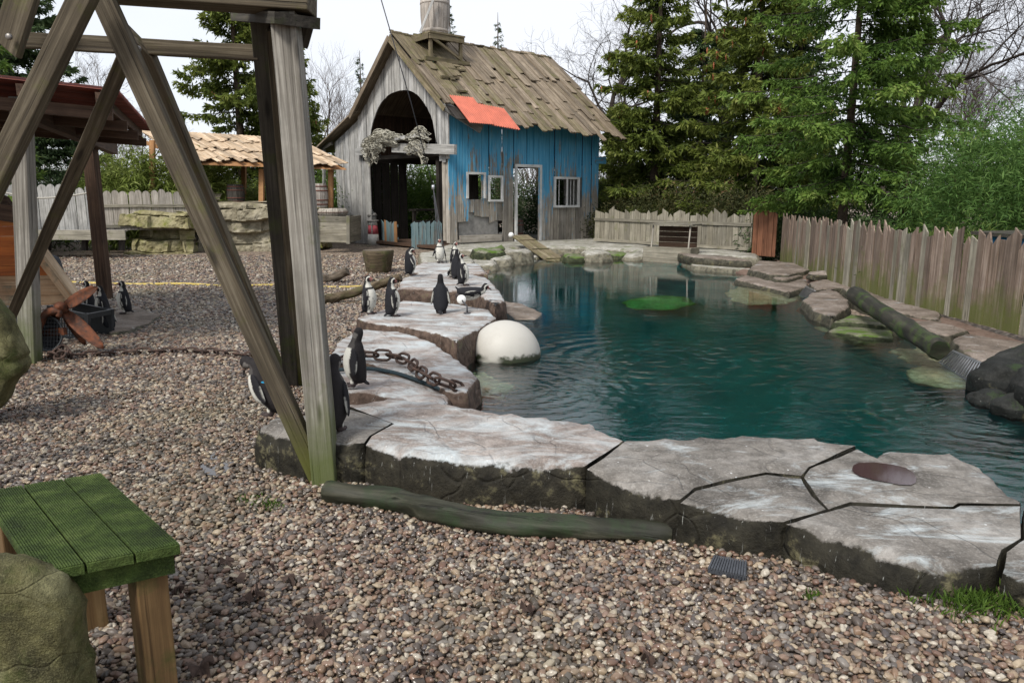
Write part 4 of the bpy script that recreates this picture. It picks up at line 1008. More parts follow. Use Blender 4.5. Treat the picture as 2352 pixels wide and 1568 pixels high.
for (x, y, Y) in ((318, 113, 5.40), (22, 85, 5.28)):
    lathe('bolt', [(.022, 0), (.022, .012), (.014, .018), (.0, .019)], 12, Matrix.Translation(pY(x, y, Y)) @ Matrix.Rotation(R(90), 4, 'X'), MT['orangebolt'], tf)
# rope lashed round the feet
def helix(c, r, turns, pitch, n_=70): return [Vector(c) + Vector((r * math.cos(t * 6.283 * turns / n_), r * .9 * math.sin(t * 6.283 * turns / n_), pitch * t / n_)) for t in range(n_)]
tube('lashing_rope', helix(pz(676, 868, .07) + Vector((0, 0, .0)), .15, 3, .12), .016, MT['rope'], None, 6, label='dark rope lashed round the rear foot of the timber frame', cat='rope')

# ---------------------------------------------------------------- red roofed shelter on the left
sh = thing('shelter', pz(70, 838, 0), 'open shelter with dark red corrugated roof above the orange boat', 'shelter')
sA, sB = pY(270, 211, 9.0), pY(350, 298, 14.1); ev = (sB - sA); lf = Vector((-ev.y, ev.x, 0)).normalized()
zav = (sA.z + sB.z) / 2; sA.z = sB.z = zav; ev = sB - sA
dvv = lf * 5.0 + UP * .35
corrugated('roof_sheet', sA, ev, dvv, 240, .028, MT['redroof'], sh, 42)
for k in range(7):
    o_ = sA + dvv * (.04 + k * .155) - UP * .10; beam('joist', o_, o_ + ev * 1.0 - ev.normalized() * .1, .13, .07, MT['brown'], sh, UP)
for k in range(4):
    o_ = sA + ev * (.05 + .3 * k) + lf * .1 - UP * .24; beam('rafter', o_, o_ + lf * 4.8 + UP * .33, .14, .08, MT['brown'], sh, UP)
beam('main_beam', pz(70, 258, 3.02), pz(262, 342, 3.02), .24, .14, MT['brown'], sh, UP)
beam('post', pz(72, 840, -.02), pY(48, 225, 9.05), .19, .17, MT['darkpost'] if False else MT['post'], sh, XA, bev=.008)
beam('post', pz(243, 692, -.02), pY(206, 335, 14.3), .21, .2, MT['brown'], sh, XA, bev=.008)
beam('post', pY(-60, 760, 9.2) , pY(-70, 220, 9.2), .19, .17, MT['brown'], sh, XA)
# ---------------------------------------------------------------- orange boat stern
HY = 10.2
boat = thing('boat_stern', pY(60, 705, HY), 'orange painted wooden boat stern with worn lower planks under the red roofed shelter', 'boat')
def bedge(y): return 38 + (y - 499) * (125 / 180.0)
ys = np.linspace(497, 700, 10)
for i in range(9):
    y0, y1 = ys[i], ys[i + 1] - .6
    quad = [pY(-120, y0 + 3, HY), pY(min(bedge(y0), 160), y0, HY), pY(min(bedge(y1), 162), y1, HY), pY(-120, y1 + 3, HY)]
    c = quad[0].lerp(quad[2], .5); out = [((q - c).x, (q - c).z) for q in quad]
    prism('plank', out, .06, frame(c + YA * random.uniform(-.012, .012), XA, UP), MT['orange'] if i < 6 else MT['hullworn'], boat)
beam('corner_trim', pY(58, 545, HY - .06), pY(168, 690, HY - .06), .09, .10, MT['hullworn'], boat, XA)
beam('corner_trim', pY(78, 548, HY - .02), pY(182, 688, HY - .02), .05, .16, MT['shingle'], boat, XA)
beam('gunwale', pY(-110, 470, HY - .1), pY(36, 492, HY - .1), .22, .12, MT['brown'], boat, UP)
q0 = [pY(-20, 440, HY), pY(10, 452, HY), pY(38, 495, HY), pY(-60, 495, HY)]; c = q0[0].lerp(q0[2], .5)
prism('bulwark', [((q - c).x, (q - c).z) for q in q0], .08, frame(c + YA * .05, XA, UP), MT['brown'], boat)
cb = box('concrete_block', pY(-110, 745, HY - .4) - UP * .12, pY(45, 697, HY + .5), MT['concrete'], None, bev=.02, label='grey concrete block under the orange boat stern', cat='block')
# ---------------------------------------------------------------- propeller, crate, tyre-like basket, bundle
pr_ = thing('propeller', pz(150, 800, 0), 'rusty boat propeller leaning against the dark crate', 'propeller')
hub = pY(140, 708, 9.1)
lathe('hub', [(.0, -.12), (.07, -.11), (.085, 0), (.07, .12), (.03, .18), (0, .19)], 16, Matrix.Translation(hub) @ Matrix.Rotation(R(75), 4, 'X') @ Matrix.Rotation(R(25), 4, 'Y'), MT['rust'], pr_)
def blade(tip, wd, tw):
    tip = Vector(tip); d = tip - hub; L = d.length; V = []; F = []; n_ = 12
    sdv = d.cross(YA).normalized()
    for i in range(n_ + 1):
        t = i / n_; ww = wd * (.35 + 1.0 * math.sin(math.pi * min(1, t ** .8 * .92)) * .75) if t < 1 else wd * .25
        s2 = (sdv * math.cos(tw * (1 - t * .5)) + YA * math.sin(tw * (1 - t * .5)))
        c_ = hub + d * t
        for q in (-1, -.5, 0, .5, 1):
            for th in (-.009, .009): V.append(c_ + s2 * (ww / 2 * q) + s2.cross(d).normalized() * (th * (1 - abs(q) * .7) + .03 * (1 - q * q)))
    for i in range(n_):
        for j in range(4):
            a = i * 10 + j * 2; F += [(a, a + 2, a + 12, a + 10), (a + 1, a + 11, a + 13, a + 3)]
        F += [(i * 10, i * 10 + 10, i * 10 + 11, i * 10 + 1), (i * 10 + 8, i * 10 + 9, i * 10 + 19, i * 10 + 18)]
    b = n_ * 10
    for j in range(4): F.append((b + j * 2, b + j * 2 + 2, b + j * 2 + 3, b + j * 2 + 1))
    mk('blade', [tuple(v) for v in V], F, MT['rust'], pr_, True)
blade(pY(220, 660, 9.0), .15, .5); blade(pY(236, 798, 8.95), .15, .9); blade(pY(196, 792, 9.2), .10, .3); blade(pY(84, 800, 9.25), .12, .6)
anc = tube('anchor_hook', spline([pY(82, 790, 9.0), pY(90, 750, 8.95), pY(100, 725, 8.95), pY(118, 714, 8.95), pY(136, 716, 8.95), pY(134, 726, 8.95)], 22), [.045] * 6 + [.05] * 10 + [.035] * 6, MT['rust'], None, 10, .25, label='curved rusty iron anchor arm in front of the orange boat', cat='anchor')
beam('rust_bar', pY(25, 770, 9.3), pY(150, 760, 9.0), .09, .05, MT['rust'], None, UP, label='flat rusty iron bar lying behind the shelter post', cat='bar')
crt = thing('crate', pz(190, 770, 0), 'tilted black plastic mesh crate behind the rusty propeller', 'crate')
cm = Matrix.Translation(pz(186, 772, .02)) @ Matrix.Rotation(R(-14), 4, 'Z') @ Matrix.Rotation(R(8), 4, 'Y')
def cbx(nm, lo, hi, par=crt, mat=MT['crate']):
    lo, hi = Vector(lo), Vector(hi); c_ = (lo + hi) / 2; d = hi - lo
    return prism(nm, [(-d.x / 2, -d.y / 2), (d.x / 2, -d.y / 2), (d.x / 2, d.y / 2), (-d.x / 2, d.y / 2)], d.z, cm @ Matrix.Translation(c_), mat, par)
for y in (-.22, .22): cbx('rim', (-.32, y - .02, .36), (.32, y + .02, .42)); cbx('rim', (-.32, y - .02, 0), (.32, y + .02, .05))
for x in (-.32, .32): cbx('rim', (x - .02, -.24, .355), (x + .02, .24, .425)); cbx('corner', (x - .025, -.245, 0), (x + .025, -.195, .43)); cbx('corner', (x - .025, .195, 0), (x + .025, .245, .43))
cbx('base', (-.31, -.22, .01), (.31, .22, .03)); cbx('back_panel', (-.31, .2, .05), (.31, .215, .36))
for k in range(14): cbx('bar', (-.29 + k * .044, -.235, .05), (-.278 + k * .044, -.225, .36))
for k in range(8): cbx('bar', (-.31, -.228, .07 + k * .036), (.31, -.220, .08 + k * .036))
bk = thing('basket', pz(112, 795, 0), 'round black mesh basket lying beside the rusty anchor arm', 'basket')
bM = Matrix.Translation(pY(110, 766, 8.95)) @ Matrix.Rotation(R(78), 4, 'X') @ Matrix.Rotation(R(22), 4, 'Y')
for r_, z_ in ((.155, 0), (.12, -.22)):
    tube('ring', [bM @ Vector((r_ * math.cos(a * .2618), r_ * 1.35 * math.sin(a * .2618), z_)) for a in range(24)], .014, MT['crate'], bk, 6, closed=True)
lathe('bottom', [(.0, -.21), (.13, -.2), (.15, -.02), (.14, -.02), (.12, -.19), (.0, -.2)], 20, bM @ Matrix.Diagonal((1, 1.35, 1, 1)), MT['crate'], bk)
for k in range(-4, 5):
    h_ = math.sqrt(max(0, .15 ** 2 - (k * .033) ** 2)); beam('wire', bM @ Vector((k * .033, -h_ * 1.3, .0)), bM @ Vector((k * .033, h_ * 1.3, .0)), .006, .006, MT['crate'], bk)
    beam('wire', bM @ Vector((-h_, k * .045, .0)), bM @ Vector((h_, k * .045, .0)), .006, .006, MT['crate'], bk)
boulder('bundle', pY(122, 620, 13.5), (.16, .16, .28), MT['sack'], None, 4, .2, label='dark grey wrapped bundle behind the orange boat', cat='bundle')

# ---------------------------------------------------------------- chain, ropes, hose, cables
def chain(name, pts, n_, size, label):
    P = spline(pts, 400); cum = [0]
    for i in range(1, len(P)): cum.append(cum[-1] + (P[i] - P[i - 1]).length)
    tot = cum[-1]; stp = size * .74; k = int(tot / stp)
    loop = []
    for i in range(20):
        a = 2 * math.pi * i / 20; x, y = math.cos(a) * size * .29, math.sin(a) * size * .27; x += math.copysign(size * .21, x) if abs(x) > 1e-6 else 0; loop.append((x, y, 0))
    V, F = tube_geo(loop, size * .072, 8, closed=True)
    me = mesh_of('link', V, F, MT['chain'], True)
    o = thing(name, P[0], label, 'chain')
    for j in range(k + 1):
        s = j * stp; i = min(np.searchsorted(cum, s), len(P) - 2); i = max(i, 1)
        d = P[min(i + 2, len(P) - 1)] - P[max(i - 2, 0)]; sd_ = d.cross(UP).normalized()
        nrm = sd_.cross(d).normalized(); an = (R(35) if j % 2 else R(-50)) + random.uniform(-.25, .25)
        yv = sd_ * math.cos(an) + nrm * math.sin(an)
        l = bpy.data.objects.new('link', me); link(l, o, frame(P[i], d, yv))
    return o
cz = .06
chain('chain', [pz(128, 800, .1), pz(150, 812, .14), pz(118, 815, .1), pz(140, 800, .16), pz(165, 818, cz), pz(250, 812, cz), pz(400, 806, cz), pz(520, 811, cz), pz(640, 826, cz), pz(700, 838, .12), pz(760, 832, .30), pz(800, 818, .36), pz(834, 813, .38), pz(923, 822, .38), pz(972, 858, .36), pz(1020, 878, .35), pz(1072, 893, .24)], 60, .20,
      'heavy rusty chain running across the gravel and over the pale rock slab')
tube('mooring_rope', spline([pz(700, 852, .10), pz(759, 850, .28), pz(841, 846, .28), pz(907, 856, .27), pz(972, 878, .26), pz(1031, 902, .22), pz(1060, 905, .02), pz(1100, 908, -.08)], 60), .02, MT['rope'], None, 8, label='dark twisted rope lying along the rock slab into the water', cat='rope')
tube('hose', spline([pz(60, 640, .03), pz(160, 648, .03), pz(300, 653, .03), pz(420, 652, .03), pz(520, 657, .03), pz(640, 655, .03), pz(760, 660, .03), pz(862, 657, .03)], 70), .03, MT['hose'], None, 8, label='long yellow garden hose lying across the gravel', cat='hose')
cab = thing('rigging_cable', pz(1015, 602, .5), 'thin dark cable stretched down to the pond rocks in front of the boathouse', 'cable')
jn = pY(995, 430, 17.6)
tube('cable', [pY(858, -60, 15.5), pY(945, 240, 16.6), jn], .012, MT['cable'], cab, 5)
for x in (1010, 1018, 1026): tube('stay', [jn, pz(x, 606, .5)], .009, MT['cable'], cab, 5)
lathe('shackle', [(.0, -.06), (.035, -.05), (.04, 0), (.035, .05), (0, .06)], 10, Matrix.Translation(jn), MT['steel'], cab)
rp_ = spline([pY(0, 440, 24), pY(60, 452, 24), pY(100, 455, 24), pY(160, 450, 24), pY(205, 443, 24)], 30)
tube('garland_rope', rp_, .028, MT['ropewhite'], None, 6, label='pale rope strung in front of the rounded picket fence', cat='rope')

# ---------------------------------------------------------------- ball, stump, logs, lamp, mat, grates, table
ballm, nt, b = new_mat('ball_paint', .55)
pos = nd(nt, 'NewGeometry').outputs['Position']; zz = nd(nt, 'SeparateXYZ', {'Vector': pos}).outputs[2]
nn = nse(nt, pos, 9, 6, .7)
cc = mixc(nt, mrange(nt, nse(nt, pos, 3, 6, .7), .5, .75, 0, .35), (.43, .415, .375), (.30, .275, .235))
f_ = mth(nt, 'MULTIPLY', mrange(nt, mth(nt, 'ADD', zz, mth(nt, 'MULTIPLY', nn, -.22)), -.05, .0, 1, 0), mrange(nt, nse(nt, pos, 2.2, 2), .26, .38))
cc = mixc(nt, f_, cc, (.022, .028, .01)); nt.links.new(cc, b.inputs['Base Color']); bump(nt, b, nse(nt, pos, 40, 4), .15, .01)
bm = bmesh.new(); bmesh.ops.create_uvsphere(bm, u_segments=48, v_segments=28, radius=.45)
bc = pY(1161, 838, 9.2); bc.z = .02
for v in bm.verts: v.co *= 1 + .008 * noise.noise(v.co * 3)
V = [tuple(v.co + bc) for v in bm.verts]; F = [tuple(v.index for v in f.verts) for f in bm.faces]; bm.free()
mk('buoy', V, F, ballm, None, True, label='big cream round buoy floating beside the rock slabs', cat='buoy')
st = thing('tree_stump', pz(868, 628, 0), 'cut tree stump standing on the gravel', 'stump')
sp_ = pz(868, 628, 0); prof = []
V, F = [], []; sg = 28
for i, (r_, z_) in enumerate(((.30, -.03), (.33, .05), (.36, .25), (.40, .48), (.41, .58), (.39, .61))):
    for k in range(sg):
        a = 6.2832 * k / sg; rr = r_ * (1 + .07 * noise.noise(Vector((math.cos(a) * 2, math.sin(a) * 2, z_)))) * (.72 if k == 7 and i < 5 else 1)
        V.append((sp_.x + rr * math.cos(a), sp_.y + .1 + rr * math.sin(a), z_))
for i in range(5):
    for k in range(sg): F.append((i * sg + k, i * sg + (k + 1) % sg, (i + 1) * sg + (k + 1) % sg, (i + 1) * sg + k))
mk('bark', V, F, MT['stump'], st, True)
mk('cut_top', [(v[0], v[1], v[2] + .003) for v in V[-sg:]], [tuple(range(sg))], MT['logdry'], st)
def log(name, pts, rad, mat, label, sides=22, n_=44, jit=.3, taper=.85, **k):
    P = spline(pts, n_); r_ = [rad * (1 + (taper - 1) * i / (n_ - 1)) * (1 + .10 * noise.noise(Vector((i * .35, rad * 50, 3)))) for i in range(n_)]
    r_[0] *= .9; r_[-1] *= .9
    o = thing(name, P[n_ // 2], label, 'log')
    # local x of the bark mesh runs along the log so the grain follows it
    d = (P[-1] - P[0]).normalized(); M = frame(P[0], d, UP); Mi = M.inverted()
    V, F = tube_geo(P, r_, sides, jit, cap=False); me = mesh_of('bark', [tuple(Mi @ Vector(v)) for v in V], F, mat, True); b_ = bpy.data.objects.new('bark', me); link(b_, o, M)
    for q, nm in ((0, 'cut_end'), (n_ - 1, 'cut_end')):
        ring = [V[q * sides + i] for i in range(sides)]; c_ = np.mean(np.array(ring), 0)
        pts2 = [tuple(np.array(v)) for v in ring] + [tuple(c_)]
        mk(nm, pts2, [(i, (i + 1) % sides, sides) if q else ((i + 1) % sides, i, sides) for i in range(sides)], k.get('endmat', MT['logdry']), o)
    return o
log('log', [pz(750, 1130, .07), pz(900, 1148, .075), pz(1000, 1172, .08), pz(1150, 1202, .07), pz(1350, 1212, .075), pz(1542, 1226, .07)], .078, MT['log'], 'long wet green log lying along the foot of the rock rim', endmat=MT['tableleg'])
log('log', [pz(1962, 676, .42), pz(2010, 708, .42), pz(2070, 746, .36), pz(2120, 778, .32), pz(2158, 803, .28)], .135, MT['logmoss'], 'thick mossy log sloping over the rocks towards the water', jit=.2, endmat=MT['log'])
log('log', [pz(690, 640, .12), pz(735, 642, .10), pz(765, 639, .12), pz(798, 622, .30)], .115, MT['logdry'], 'short curved log lying on the gravel near the stump')
log('log', [pz(735, 690, .10), pz(790, 678, .16), pz(850, 660, .30), pz(900, 644, .45), pz(921, 636, .52)], .085, MT['stump'], 'slim log resting with one end up on the rock terrace')
lp = thing('spotlight', pz(1072, 722, .38), 'round white spotlight head on a thin bent stand on the rock terrace', 'lamp')
l0, l1 = pz(1073, 720, .39), pY(1060, 688, 10.45)
tube('stand', [l0, l0 + UP * .1 + XA * .0, l1], .012, MT['cable'], lp, 6)
lathe('foot', [(.05, 0), (.05, .012), (.02, .02), (0, .02)], 12, Matrix.Translation(l0), MT['cable'], lp)
lathe('head', [(0, -.03), (.05, -.03), (.066, 0), (.066, .02), (0, .024)], 20, Matrix.Translation(l1) @ Matrix.Rotation(R(70), 4, 'X'), MT['silver'], lp)
mtp = [pg(x, y, .05) for x, y in ((1640, 1277), (1716, 1290), (1714, 1326), (1626, 1306))]
mt_ = thing('rubber_mat', mtp[0].lerp(mtp[2], .5), 'small ribbed black plastic mat half sunk in the gravel', 'mat')
for k in range(14):
    t0, t1 = k / 14, (k + .72) / 14; q = [mtp[0].lerp(mtp[1], t0), mtp[0].lerp(mtp[1], t1), mtp[3].lerp(mtp[2], t1), mtp[3].lerp(mtp[2], t0)]
    mk('rib', [tuple(v + UP * .01) for v in q] + [tuple(v - UP * .02) for v in q], [(0, 1, 2, 3)[::-1], (0, 1, 5, 4), (1, 2, 6, 5), (2, 3, 7, 6), (3, 0, 4, 7)], MT['mat'], mt_)
mk('mat_base', [tuple(v) for v in mtp] + [tuple(v - UP * .02) for v in mtp], [(3, 2, 1, 0), (0, 1, 5, 4), (1, 2, 6, 5), (2, 3, 7, 6), (3, 0, 4, 7), (4, 5, 6, 7)], MT['mat'], mt_)
def grate(name, q, n_, label):
    o = thing(name, q[0].lerp(q[2], .5), label, 'grate')
    for k in range(n_ + 1):
        t = k / n_; beam('bar', q[0].lerp(q[1], t), q[3].lerp(q[2], t), .014, .02, MT['steel'], o, q[1] - q[0])
    for t in (0, 1):
        beam('edge_bar', q[0].lerp(q[3], t), q[1].lerp(q[2], t), .022, .03, MT['steel'], o, q[3] - q[0])
grate('water_grate', [pz(2190, 806, .18), pz(2264, 838, .18), pz(2241, 888, .0), pz(2156, 834, .0)], 15, 'steel bar grate sloping into the water below the mossy log')
grate('water_grate', [pz(1852, 658, .22), pz(1872, 668, .22), pz(1846, 688, -.04), pz(1832, 682, -.04)], 10, 'small steel grate between the far rocks at the water')
# sloping concrete bed of the big grate
# table
tb = thing('table', pz(120, 1330, 0), 'low table with three mossy green ribbed deck boards and stout legs', 'table')
TZ = .70; tq = [pz(233, 1086, TZ), pz(416, 1249, TZ), pz(77, 1319, TZ)]; tw = (tq[2] - tq[1]); wv_ = tw / 3; ld = tq[1] - tq[0]; tn = ld.cross(tw)
ldn = ld.normalized(); kk = wv_.dot(ldn); pw = (wv_ - ldn * kk).length
for k in range(3):
    a = tq[0] + wv_ * (k + .5); bw = pw - .008
    bd = beam('board', a - UP * .02, a + ld - UP * .02, bw, .04, MT['table'], tb, tw, e0=kk / 2, e1=kk / 2, bev=.003)
    for j in range(17):
        o_ = a + wv_ * (-.5 + (j + .5) / 17) * (bw / pw) + UP * .0015; beam('rib', o_ + ldn * .003, o_ + ld - ldn * .003, bw / 17 * .6, .005, MT['table'], bd, tw)
e0 = tq[1] - ld * .05 - UP * .085; beam('apron', e0 + tw * .03, e0 + tw * .97, .085, .035, MT['table'], tb, UP)
e0 = tq[0] + ld * .06 - UP * .085; beam('apron', e0 + tw * .03, e0 + tw * .97, .085, .035, MT['table'], tb, UP)
for c_ in (pz(335, 1292, .6), pz(212, 1440, 0), pz(60, 1400, .2)):
    beam('leg', Vector((c_.x, c_.y, -.05)), Vector((c_.x, c_.y, TZ - .04)), .125, .115, MT['tableleg'], tb, ld, bev=.006)
# near rocks on the left
rock_block('mossy_rock', [(-290, 1300), (-60, 1322), (0, 1330), (55, 1345), (105, 1372), (148, 1425), (166, 1568), (172, 2000), (-290, 2000)], 2.3, .24, MT['nearmoss'], 3.0, label='flat topped mossy yellow green rock beside the green table', cat='rock')
rock_block('mossy_rock', [(-160, 650), (-40, 690), (-6, 735), (20, 790), (46, 842), (42, 862), (12, 898), (-12, 930), (-50, 975), (-160, 975)], 6.2, .3, MT['nearmoss'], 9.0, label='pointed grey green mossy rock in front of the shelter post', cat='rock')

# ---------------------------------------------------------------- fences
def fence(name, base, hts, z0, nwd, mats, label, rails=(.25, .85), t=.025, tops='jag', group=None, jit=.05, raildir=1, lean=.015):
    """base: list of xy points, hts: heights at these points"""
    P = [Vector((p[0], p[1], z0)) for p in base]; o = thing(name, P[len(P) // 2], label, 'fence', group)
    for i in range(len(P) - 1):
        a, b = P[i], P[i + 1]; d = (b - a).normalized(); L = (b - a).length; nrm = UP.cross(d) * raildir; s = 0
        for q in rails: beam('rail', a + UP * (hts[i] * q) + nrm * .04, b + UP * (hts[i + 1] * q) + nrm * .04, .10, .045, MT['fencegreen'], o, UP)
        while s < L - .02:
            wd = min(random.uniform(*nwd), L - s + .02); h = hts[i] + (hts[i + 1] - hts[i]) * s / L; hh = h * (1 + random.uniform(-jit, jit)); e = random.uniform(-.09, .09); gp = .005
            w2 = wd / 2 - gp; k = random.random()
            if tops == 'jag':
                if k < .25: top = [(hh - .1, -w2), (hh + .05, random.uniform(-.3, .3) * w2), (hh - .08, w2)]
                else: top = [(hh - e, -w2), (hh + e, w2)]
            else: top = [(hh - wd * .4, -w2), (hh - wd * .12, -wd * .3), (hh, 0), (hh - wd * .12, wd * .3), (hh - wd * .4, w2)]
            M = frame(a + d * (s + wd / 2) + nrm * random.uniform(-.014, .014), UP + d * random.uniform(-lean, lean), d)
            prism('board', [(0, -w2)] + top + [(0, w2)], t, M, random.choice(mats) if isinstance(mats, list) else mats, o); s += wd
    return o
fence('board_fence', [(6.85, 4.0), (6.82, 9.8), (6.78, 12.5), (6.95, 16.0), (7.75, 21.4)], [1.28, 1.28, 1.26, 1.26, 1.24], .18, (.13, .19), [MT['fence'], MT['fence'], MT['fence'], MT['fencegreen']], 'weathered brown board fence with ragged tops along the right bank', jit=.07, raildir=-1)
a_ = pz(1366, 553, .35); b_ = pz(1724, 577, .33)
fence('board_fence', [a_.xy, b_.xy], [1.15, 1.12], .34, (.20, .28), MT['fencegreen'], 'pale grey green board fence behind the water between boathouse and red boards', rails=(.05, .72), raildir=-1, jit=.09)
c_ = pz(1727, 582, .3); d_ = pz(1778, 590, .25)
fence('board_fence', [c_.xy, d_.xy], [1.28, 1.30], .25, (.16, .2), MT['red'], 'short reddish brown board fence panel in the far corner', rails=(.2, .8), jit=.02)
# left picket fence, deck
fence('picket_fence', [pY(-60, 500, 25.5).xy, pY(206, 500, 26.0).xy], [1.62, 1.5], .85, (.27, .33), MT['grey'], 'grey picket fence with rounded tops behind the deck', tops='round', rails=(.2, .75), jit=.04)
fence('picket_fence', [pY(207, 500, 26.0).xy, pY(470, 500, 27.0).xy], [1.35, 1.35], .85, (.22, .3), MT['greylow'], 'beige picket fence with rail in front of the bamboo', tops='round', rails=(.1, .62), jit=.05, raildir=-1)
dk = thing('deck', pY(170, 560, 24.6), 'low wooden deck with mossy edge board in front of the picket fence', 'deck')
for k in range(6): beam('board', pY(-80, 530, 24.2 + k * .28) * 1.0 + UP * 0, pY(288, 530, 24.2 + k * .28), .27, .05, MT['greylow'], dk, YA)
for o_ in dk.children:
    pass
beam('edge_board', pY(-80, 540, 24.05), pY(288, 540, 24.05), .30, .06, MT['fencegreen'], dk, UP)
for k in range(5): beam('post', pY(-60 + k * 85, 575, 24.5), pY(-60 + k * 85, 540, 24.5), .15, .15, MT['dark'], dk, XA)

# ---------------------------------------------------------------- artificial rock wall with the shingle shelter
rw = thing('rock_wall', pz(480, 572, 0), 'layered sandstone coloured rock wall with ledges beneath the shingle roofed shelter', 'rock wall')
def rockface(x0, x1, Y, dep, z1, mat, seed, lean=.0):
    """layered artificial rock: front, top and sides as one displaced sheet"""
    xa, xb = pY(x0, 500, Y).x, pY(x1, 500, Y).x; W_ = xb - xa; prof = []
    # walk round the block: left side, front, right side
    wl = [(xa, Y + dep)] + [(xa, Y + dep * (1 - k / 10)) for k in range(1, 10)] + [(xa + W_ * k / 60, Y) for k in range(61)] + [(xb, Y + dep * k / 10) for k in range(1, 11)]
    nz_ = 46; V = []; n_ = len(wl); cx = (xa + xb) / 2; cy = Y + dep / 2
    for j in range(nz_ + 1):
        t = j / nz_
        for (x, y) in wl:
            p = Vector((x, y, t * z1)); lay = t * z1 * 2.3 + noise.noise(Vector((x * .45, y * .45, seed))) * .9 + noise.noise(Vector((x * 1.7, seed, 0))) * .25
            fr = lay - math.floor(lay); led = (noise.cell(Vector((math.floor(lay) * 3.1, seed * 5, 0))) - .5) * .55
            cr_ = -.22 * max(0, 1 - abs(fr) / .09) - .06 * fr
            blk = noise.cell(Vector((x * .9 + math.floor(lay) * 1.7, math.floor(lay), seed))) * .18
            d = led + cr_ + blk + noise.fractal(p * 1.6 + Vector((seed, 0, 0)), 1.0, 2.0, 5) * .16
            rd = max(0, (t - .93) / .07) ** 2 * .25
            out = Vector((x - cx, (y - cy) * W_ / dep, 0)); out = Vector((0, -1, 0)) if abs(y - Y) < 1e-4 and abs(x - cx) < W_ * .46 else out.normalized()
            q = p + out * (d - rd - lean * t); q.z += noise.noise(Vector((x * .8, y * .8, seed))) * .12 * t; V.append(tuple(q))
    F = [(j * n_ + i, j * n_ + i + 1, (j + 1) * n_ + i + 1, (j + 1) * n_ + i) for j in range(nz_) for i in range(n_ - 1)]
    top0 = len(V); 
    for s_ in (.66, .33): 
        for i in range(n_):
            q = Vector(V[nz_ * n_ + i]); V.append((cx + (q.x - cx) * (s_ * .5 + .5 if False else s_), cy + (q.y - cy) * s_, q.z + .06 * noise.noise(q * 1.3)))
    rows = [nz_ * n_, top0, top0 + n_]
    for a_, b_ in zip(rows[:-1], rows[1:]): F += [(a_ + i, a_ + i + 1, b_ + i + 1, b_ + i) for i in range(n_ - 1)]
    V.append((cx, cy, z1)); F += [(rows[-1] + i, rows[-1] + i + 1, len(V) - 1) for i in range(n_ - 1)]
    mk('rock_block', V, F, MT[mat], rw, False)
rockface(278, 432, 26.2, 1.8, 1.50, 'cliffmoss', 1.0, .1)
rockface(345, 505, 27.9, 1.8, 2.10, 'cliff', 2.0)
rockface(430, 640, 27.5, 1.6, 1.80, 'cliff', 3.0, .15)
rockface(610, 738, 28.2, 1.6, 1.62, 'cliffmoss', 5.0)
lathe('burrow_hole', [(.0, -.4), (.14, -.4), (.15, 0), (.13, 0), (.12, -.3), (0, -.3)], 14, Matrix.Translation(pY(437, 548, 26.9)) @ Matrix.Rotation(R(90), 4, 'X'), MT['dark'], rw)
sr = thing('shingle_shelter', pY(560, 455, 29), 'open shelter with new pale wooden shingle roof on orange brown posts', 'shelter')
cA, cB, cC, cD = pY(324, 300, 31.5), pY(690, 322, 31.5), pY(432, 372, 27.6), pY(800, 385, 27.6)
def bil(s, t): return cA.lerp(cB, s).lerp(cC.lerp(cD, s), t)
mk('roof_deck', [tuple(bil(s, t) - UP * q) for q in (.06, .10) for s, t in ((.01, 0), (.99, 0), (.99, .99), (.01, .99))], [(3, 2, 1, 0), (4, 5, 6, 7), (0, 1, 5, 4), (1, 2, 6, 5), (2, 3, 7, 6), (3, 0, 4, 7)], MT['newpost'], sr)
for row in range(3):
    s = -.02
    while s < .99:
        ws = random.uniform(.018, .034); t0 = max(-.01, row / 3 - .08); t1 = (row + 1) / 3 + random.uniform(-.10, .06)
        a, b = bil(s + ws / 2, t0), bil(s + ws / 2 + random.uniform(-.01, .01), t1); wd = (cB - cA).length * ws * 1.03
        lift = UP * (.09 - row * .002); beam('shingle', a + lift - UP * .05, b + lift + UP * random.uniform(.0, .035), wd, .022, MT['shingle'], sr, XA, e1=random.uniform(-.05, .05)); s += ws
for x, y0, y1, Y in ((350, 452, 322, 28.6), (452, 452, 368, 27.9), (601, 460, 388, 28.2), (560, 460, 330, 31.2), (760, 480, 380, 28.2)): beam('post', pY(x, y0 + 6, Y), pY(x, y1, Y), .17, .17, MT['newpost'], sr, XA)
beam('eave_beam', pY(316, 322, 29.6), pY(455, 366, 27.8), .14, .12, MT['newpost'], sr, UP)
barrel('barrel', pY(543, 468, 28.6), .33, .72, MT['barreldark'], 'black wooden barrel under the shingle roof', staves=14)
barrel('barrel', pY(732, 476, 28.0), .37, .86, MT['barrel'], 'grey barrel with rusty hoops beside the boathouse lean-to', staves=14)
barrel('tub', pY(765, 496, 27.6), .55, .28, MT['greylow'], 'low wide wooden tub next to the barrel with rusty hoops', 'tub', staves=16, hoops=(.5,))
pb = thing('planter_box', pY(772, 555, 27.3), 'mossy plank planter box below the wooden tub', 'planter')
for k in range(4): beam('board', pY(722, 548 - k * 15, 27.1), pY(802, 550 - k * 15, 27.1), .235, .06, MT['fencegreen'], pb, UP)
for x in (724, 800): beam('post', pY(x, 560, 27.0), pY(x, 495, 27.0), .12, .12, MT['fencegreen'], pb, XA)
for k in range(4): beam('board', pY(802, 550 - k * 15, 27.1), pY(802, 550 - k * 15, 27.1) + YA * 2, .235, .06, MT['fencegreen'], pb, UP)

